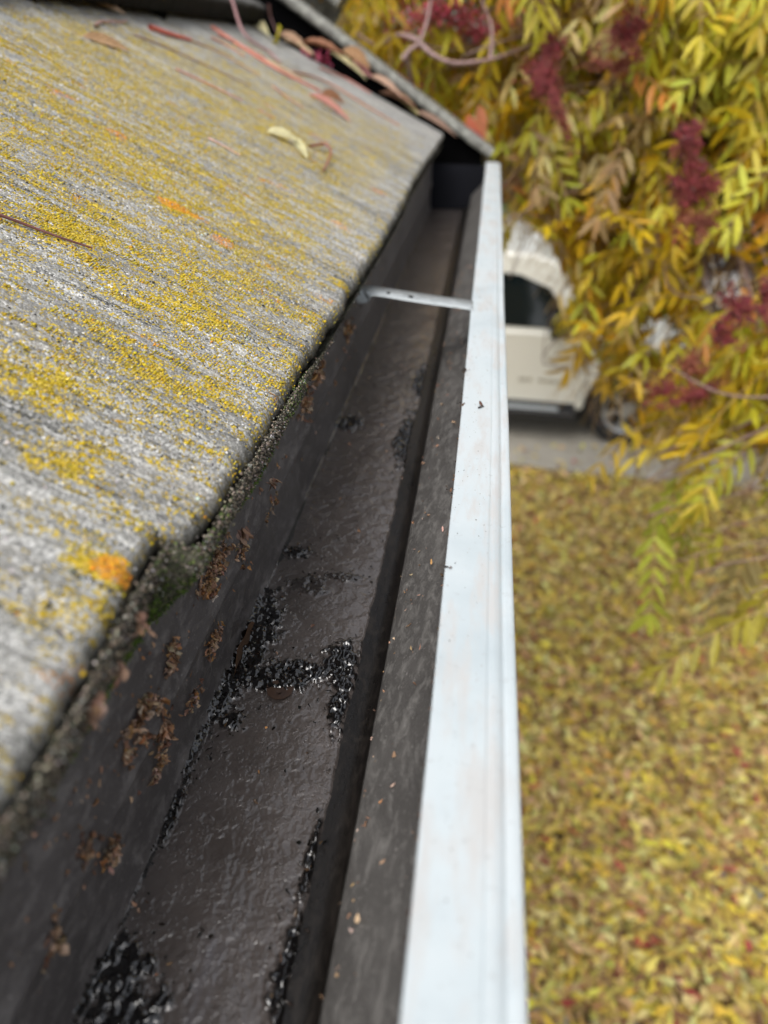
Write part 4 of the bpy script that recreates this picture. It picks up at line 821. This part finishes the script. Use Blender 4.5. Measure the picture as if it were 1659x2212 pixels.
TOP = np.array([3.25, 4.2, -1.55])
def spray(tip, nleaf, dirn, droop=.0, pairs=(5, 7), LL=.2, lw=1.0, color=None):
    nd = nodes[np.argmin(np.linalg.norm(nodes-tip, axis=1)+.4*rng.random(len(nodes)))]
    dd = dirn/np.linalg.norm(dirn); back = tip-dd*.30; mid = (back*.55+nd*.45)+np.array([0, 0, .05])
    pth = spline([nd, mid, back, tip], 16); twigs.append(pth)
    u, v, _ = project(tip)
    for q in range(nleaf):
        t = rng.uniform(0, 1)**.7; b = back+(tip-back)*t; D = dd*rng.uniform(.2, 1.0)+rng.normal(0, .55, 3)+np.array([0, 0, -.30-droop]); 
        pa, P, D2, N2, L2, W2 = compound(b, D, rng.integers(*pairs), LL*rng.uniform(.7, 1.15), lw=lw)
        rach.append(pa); c = leafcolor(u, v, len(P)) if color is None else np.clip(np.array(color)*(1+.1*rng.standard_normal((len(P), 1))), 0, .9)
        for k_, a_ in zip('PDNLWC', (P, D2, N2, L2, W2, c)): parts[k_].append(a_)
def okpt(p, pad=True):
    u, v, d = project(p)
    if d < .3: return True
    if -50 < u < 1720 and -200 < v < 2300:
        if not inside(OUT, u, v): return False
        if any(inside(g_, u, v) for g_ in GAPS): return False
    return True
cnt = 0
while cnt < 860:                       # the outer layer, one to three metres from the eave
    u = rng.uniform(640, 1850); v = rng.uniform(-250, 1010)
    if not inside(OUT, u, v): continue
    d = rng.uniform(1.7, 3.2) if v < 560 else rng.uniform(1.5, 2.8)
    r_ = ray(u, v); tip = r_/np.linalg.norm(r_)*d
    if tip[2] > 1.2 or any(inside(g_, u, v+q) for g_ in GAPS for q in (-30, 0, 30)): continue
    if d < 1.9 and u < 1100 and v > -50: continue
    if tip[1] < 1.72 and tip[0] < .45: continue
    spray(tip, rng.integers(4, 7), np.array([-.45, -.6, -.15])+rng.normal(0, .4, 3)); cnt += 1
cnt = 0
while cnt < 620:                       # the depth of the crown
    e3 = rng.normal(0, 1, 3); e3 /= np.linalg.norm(e3); rr_ = rng.random()**.4; tip = np.array([2.3, 4.3, .35])+e3*rr_*np.array([2.7, 2.3, 1.9])
    if tip[1] < 2.2 and tip[0] < .6: continue
    if not okpt(tip) or not okpt(tip+np.array([0, 0, -.2])): continue
    spray(tip, rng.integers(3, 6), e3*np.array([1, 1, .3])+rng.normal(0, .4, 3)+np.array([0, 0, -.2]), lw=1.1, LL=.22, pairs=(4, 6)); cnt += 1
cnt = 0
while cnt < 260:                       # thick wall of leaves along the low sight line over the street
    u = rng.uniform(620, 1720); v = rng.uniform(-160, 440)
    if not inside(OUT, u, v): continue
    r_ = ray(u, v); tip = r_/np.linalg.norm(r_)*rng.uniform(3.0, 6.0)
    if tip[2] > 2.3: continue
    spray(tip, rng.integers(4, 6), rng.normal(0, 1, 3)*np.array([1, 1, .3])+np.array([0, 0, -.2]), lw=1.35, LL=.26, pairs=(4, 6)); cnt += 1
# single hanging sprays over the lawn
n_free = sum(len(q) for q in parts['P'])
CLEAR = [(950, 35, 1.8, 90, 55), (1020, 75, 1.85, 60, 35), (1185, 170, 1.9, 50, 65), (1190, 110, 2, 35, 35), (1480, 300, 1.8, 35, 45), (1490, 410, 1.8, 60, 50), (1590, 665, 1.5, 45, 40), (1552, 725, 1.5, 35, 35), (1478, 800, 1.5, 50, 35), (1500, 850, 1.55, 55, 30), (1360, 70, 1.9, 45, 45), (1112, 400, 2.1, 30, 50)]
for (u, v, d, nl, c) in ((1385, 1050, 1.55, 2, (.42, .48, .05)), (1400, 1115, 1.5, 1, (.45, .50, .05)), (1520, 1090, 1.6, 1, (.48, .50, .04)), (1540, 1150, 1.6, 1, (.50, .48, .05)), (1470, 1210, 1.6, 1, (.34, .28, .16)), (1500, 1240, 1.4, 2, (.36, .30, .12)), (1620, 1280, 1.25, 3, (.50, .44, .04)), (1650, 1330, 1.25, 3, (.48, .42, .05)), (1640, 1180, 1.5, 1, (.40, .34, .16)), (1420, 980, 1.5, 3, (.58, .46, .04)), (1500, 970, 1.6, 2, (.50, .46, .05)), (1370, 930, 1.7, 2, (.62, .44, .03)), (1600, 960, 1.5, 2, (.46, .48, .05)), (1215, 690, 1.9, 2, (.60, .38, .02)), (1230, 730, 1.9, 2, (.55, .36, .03)), (1130, 400, 2.0, 2, (.58, .48, .03))):
    r_ = ray(u, v); tip = r_/np.linalg.norm(r_)*d; spray(tip, nl, np.array([-.6, -.3, -.2]), .35, (5, 7), .19, color=c)
cat_ = {k_: np.concatenate(v_) for k_, v_ in parts.items()}; n = len(cat_['P'])
Dn = cat_['D']/np.linalg.norm(cat_['D'], axis=1)[:, None]; mid_ = cat_['P']+Dn*cat_['L'][:, None]*.7; um, vm, dm = project(mid_)
keep = np.ones(n, bool); uj = um+rng.normal(0, 9, n); vj = vm+rng.normal(0, 9, n)
for i in range(n):
    if dm[i] > .3 and -40 < um[i] < 1700 and -40 < vm[i] < 2260 and i < n_free:
        if not inside(OUT, uj[i], vj[i]) or any(inside(g_, uj[i], vj[i]) for g_ in GAPS): keep[i] = False
    for (bu, bv, bd, br1, br2) in CLEAR:
        if keep[i] and dm[i] < bd and ((um[i]-bu)/br1)**2+((vm[i]-bv)/br2)**2 < .8 and rng.random() < .85: keep[i] = False
cat_ = {k_: v_[keep] for k_, v_ in cat_.items()}; n = len(cat_['P'])
V, Fc, C = leaves(cat_['P'], cat_['D'], cat_['N'], cat_['L'], cat_['W'], rng.uniform(-.05, .30, n), rng.uniform(.1, .8, n), cat_['C'], T=LT1 if n < 90000 else LT0)
print('leaflets', n)
npmesh('foliage', V, Fc, M_leaf, tree, col=C)
V, Fc = tubes(rach, [.0009]*len(rach), 4); npmesh('leaf_stalks', V, Fc, simple('yellow_rachis', (.45, .30, .12), .6), tree)
V, Fc = tubes(twigs, [np.linspace(.0034, .0014, 16)]*len(twigs), 5); npmesh('twigs', V, Fc, M_twig, tree)
limb = []; rad = []
for nd in nodes: limb.append(spline([TOP+rng.normal(0, .03, 3), (TOP*.5+nd*.5)+np.array([.15, .1, .12]), nd], 14)); rad.append(np.linspace(.042, .010, 14))
V, Fc = tubes(limb, rad, 9); npmesh('limbs', V, Fc, M_bark, tree)
V, Fc = tubes([spline([(3.3, 4.3, -H-.1), (3.34, 4.28, -2.9), (3.22, 4.2, -2.2), tuple(TOP)], 16)], [np.linspace(.13, .075, 16)*(1+.5*np.exp(-np.arange(16)/1.2))], 14); npmesh('trunk', V, Fc, M_bark, tree)
# the pale forked twig above the rake, carrying the pink berries
tw = []
def rd(u, v, d): r_ = ray(u, v); return r_/np.linalg.norm(r_)*d
tw.append(spline([rd(870, 128, 1.72), rd(885, 108, 1.72), rd(905, 92, 1.72), rd(923, 44, 1.75), rd(935, -30, 1.8)], 14)); tw.append(spline([rd(905, 92, 1.72), rd(935, 118, 1.71), rd(978, 136, 1.72), rd(1033, 133, 1.75), rd(1083, 122, 1.8), rd(1190, 80, 1.95), rd(1330, 20, 2.1)], 20))
tw.append(spline([rd(905, 88, 1.72), rd(860, 75, 1.75), rd(815, 98, 1.8), rd(770, 70, 1.85)], 12)); tw.append(spline([rd(880, 120, 1.72), rd(888, 170, 1.76), rd(890, 205, 1.8)], 8)); tw.append(spline([rd(1060, 128, 1.78), rd(1062, 60, 1.8), rd(1040, 0, 1.82)], 8))
tw.append(spline([rd(1700, 900, 1.5), rd(1600, 950, 1.5), rd(1480, 1000, 1.52), rd(1400, 1035, 1.55)], 12)); tw.append(spline([rd(1700, 860, 1.35), rd(1560, 850, 1.4), rd(1440, 790, 1.45)], 12)); tw.append(spline([rd(1545, 180, 2.0), rd(1490, 340, 2.0), rd(1440, 430, 2.0), rd(1290, 560, 2.0)], 16))
for gp in ([0, 1, 2, 3, 4], [5], [6], [7]):
    q_ = [tw[g] for g in gp]; w0 = .0055 if gp[0] == 0 else .003; V, Fc = tubes(q_, [np.linspace(w0, w0*.45, len(t_)) for t_ in q_], 7); npmesh('forked_twig' if gp[0] == 0 else 'twig', V, Fc, simple('pale_twig_skin', (.36, .24, .23), .6, var=.3, sc=80) if gp[0] == 0 else M_twig, tree)
def berries(u, v, d, ru, rv, n, cols, wts, sz=.0026):
    c = rd(u, v, d); sx = ru/F*d; sy = rv/F*d; rgt = RM[:, 0]; up_ = RM[:, 1]; bk = RM[:, 2]
    nb = 9; br_ = rng.normal(0, .42, (nb, 3)); e3 = br_[rng.integers(nb, size=n)]*rng.uniform(.3, 1.25, (n, 1))+rng.normal(0, .13, (n, 3)); P = c+e3[:, :1]*sx*rgt+e3[:, 1:2]*sy*up_+e3[:, 2:]*min(sx, sy)*bk
    V, f3 = blobs(P, rng.uniform(.75, 1.2, n)*sz, .04); ob = npmesh('berry_cluster', V, f3, M_berry, tree, col=np.repeat(pal(n, cols, wts, .15), len(ICOV), 0))
    st_ = [spline([c+.2*(p-c), (p+c)/2+rng.normal(0, .004, 3), p], 4) for p in P[::2]]; V, Fc = tubes(st_, [.0007]*len(st_), 3)
    npmesh('berry_stem', V, Fc, simple('red_stem', (.30, .07, .06), .6), ob)
pk = [(.58, .07, .14), (.46, .04, .09), (.66, .18, .24), (.22, .34, .32)]; dr = [(.22, .022, .04), (.14, .015, .025), (.30, .05, .05), (.10, .05, .04)]; br = [(.30, .09, .05), (.22, .06, .04), (.38, .16, .09)]
for a in ((950, 35, 1.80, 100, 60, 420, pk, [10, 7, 4, 3]), (1020, 75, 1.85, 70, 40, 220, pk, [8, 6, 3, 3]), (860, 60, 1.85, 60, 60, 150, pk, [6, 8, 2, 3]), (900, 170, 1.9, 60, 60, 110, pk, [5, 8, 1, 1]),
          (1185, 170, 1.68, 55, 75, 420, dr, [5, 4, 3, 1]), (1190, 110, 1.75, 40, 40, 200, dr, [5, 4, 3, 1]), (1360, 70, 1.7, 60, 60, 300, dr, [4, 4, 4, 2]), (1330, 140, 1.75, 50, 50, 150, br, [4, 4, 3]),
          (1480, 300, 1.6, 45, 60, 300, dr, [5, 5, 2, 2]), (1490, 410, 1.58, 72, 62, 480, dr, [5, 5, 3, 1]), (1515, 480, 1.6, 50, 40, 240, br, [5, 4, 2]), (1590, 665, 1.5, 55, 45, 220, dr, [5, 5, 2, 2]), (1552, 725, 1.5, 40, 40, 180, dr, [5, 5, 2, 2]),
          (1478, 800, 1.55, 60, 45, 230, br, [5, 4, 3]), (1500, 850, 1.55, 70, 40, 240, dr, [4, 5, 2, 2]), (1430, 845, 1.6, 45, 35, 150, dr, [5, 5, 2, 2]), (1655, 640, 1.4, 40, 60, 200, dr, [5, 5, 2, 2]), (1112, 400, 2.1, 30, 55, 160, dr, [4, 3, 5, 1]), (1700, 300, 2.0, 60, 60, 200, dr, [5, 5, 2, 2])):
    berries(*a)
# two coral red leaflets beside the rake end
c_ = [rd(1010, 245, 1.75), rd(1035, 225, 1.76), rd(1020, 280, 1.75), rd(1045, 270, 1.77)]
V, Fc, C = leaves(np.array(c_), np.array([[.3, 0, -1.], [.2, 0, -1], [.5, .1, -.8], [-.3, 0, -1]]), np.array([[.2, -.8, .6]]*4), np.full(4, .07), np.full(4, .014), np.full(4, .1), np.full(4, .3), np.array([(.72, .20, .12), (.70, .26, .14), (.60, .12, .14), (.70, .30, .16)])); npmesh('red_leaflets', V, Fc, M_leaf, tree, col=C)

# ------------------------------------------------------------------ across the street
def bush(name, c, r, n, cols, wts, label, cat, trunk_h=0, group=None, L=.10):
    root = empty(name, (c[0], c[1], 0)); tag(root, label, cat, group)
    cl_ = [np.array(c)+rng.normal(0, .38, 3)*np.array(r) for _ in range(26)]
    P = np.array([cl_[rng.integers(26)]+rng.normal(0, .22, 3)*np.array(r) for _ in range(n)]); P[:, 2] = np.maximum(P[:, 2], .05)
    V, Fc, C = leaves(P, rng.normal(0, 1, (n, 3)), rng.normal(0, 1, (n, 3)), rng.uniform(.7, 1.3, n)*L, rng.uniform(.3, .5, n)*L, np.zeros(n), np.full(n, .3), pal(n, cols, wts, .2), T=LT0)
    o = npmesh('crown', V, Fc, M_leaf, root, col=C, rel=False, origin=None)
    V, Fc = tubes([spline([(c[0], c[1], -.1), (c[0]+.05, c[1], c[2]*.5), (c[0], c[1]+.05, c[2])], 8)]+[spline([(c[0], c[1], c[2]*.5), tuple(q)], 6) for q in cl_[:9]], [np.linspace(.14, .06, 8)*(1 if trunk_h else .3)]+[np.linspace(.05, .015, 6)]*9, 8); npmesh('trunk', V, Fc, M_bark, root, rel=False)
    return root
GR = [(.035, .065, .014), (.06, .10, .02), (.02, .04, .01)]
for i, x in enumerate((-2.5, .4, 3.3, 6.4, 9.6)):
    bush('hedge_shrub', (x, 22.5+.5*(i % 2), .9), (1.7, 1.1, .9), 6000, GR, [4, 3, 3], '%s dark green shrub of the hedge across the street' % ('leftmost', 'second', 'middle', 'fourth', 'rightmost')[i], 'shrub', group='hedge across the street', L=.13)
for i, (x, y, z, r, cc, lb) in enumerate(((-1.0, 27, 4.2, (3.2, 3, 3), GR, 'dark green tree far across the street'), (6.5, 28, 4.6, (3.6, 3, 3.2), [(.30, .26, .03), (.18, .2, .03), (.1, .12, .02)], 'olive yellow tree far across the street'), (15, 26, 4.2, (3.4, 3, 3), [(.3, .14, .03), (.34, .22, .03), (.14, .12, .02)], 'rusty orange tree far across the street'))):
    bush('background_tree', (x, y, z), r, 11000, cc, [3, 3, 3], lb, 'tree', 1, 'trees across the street', L=.24)
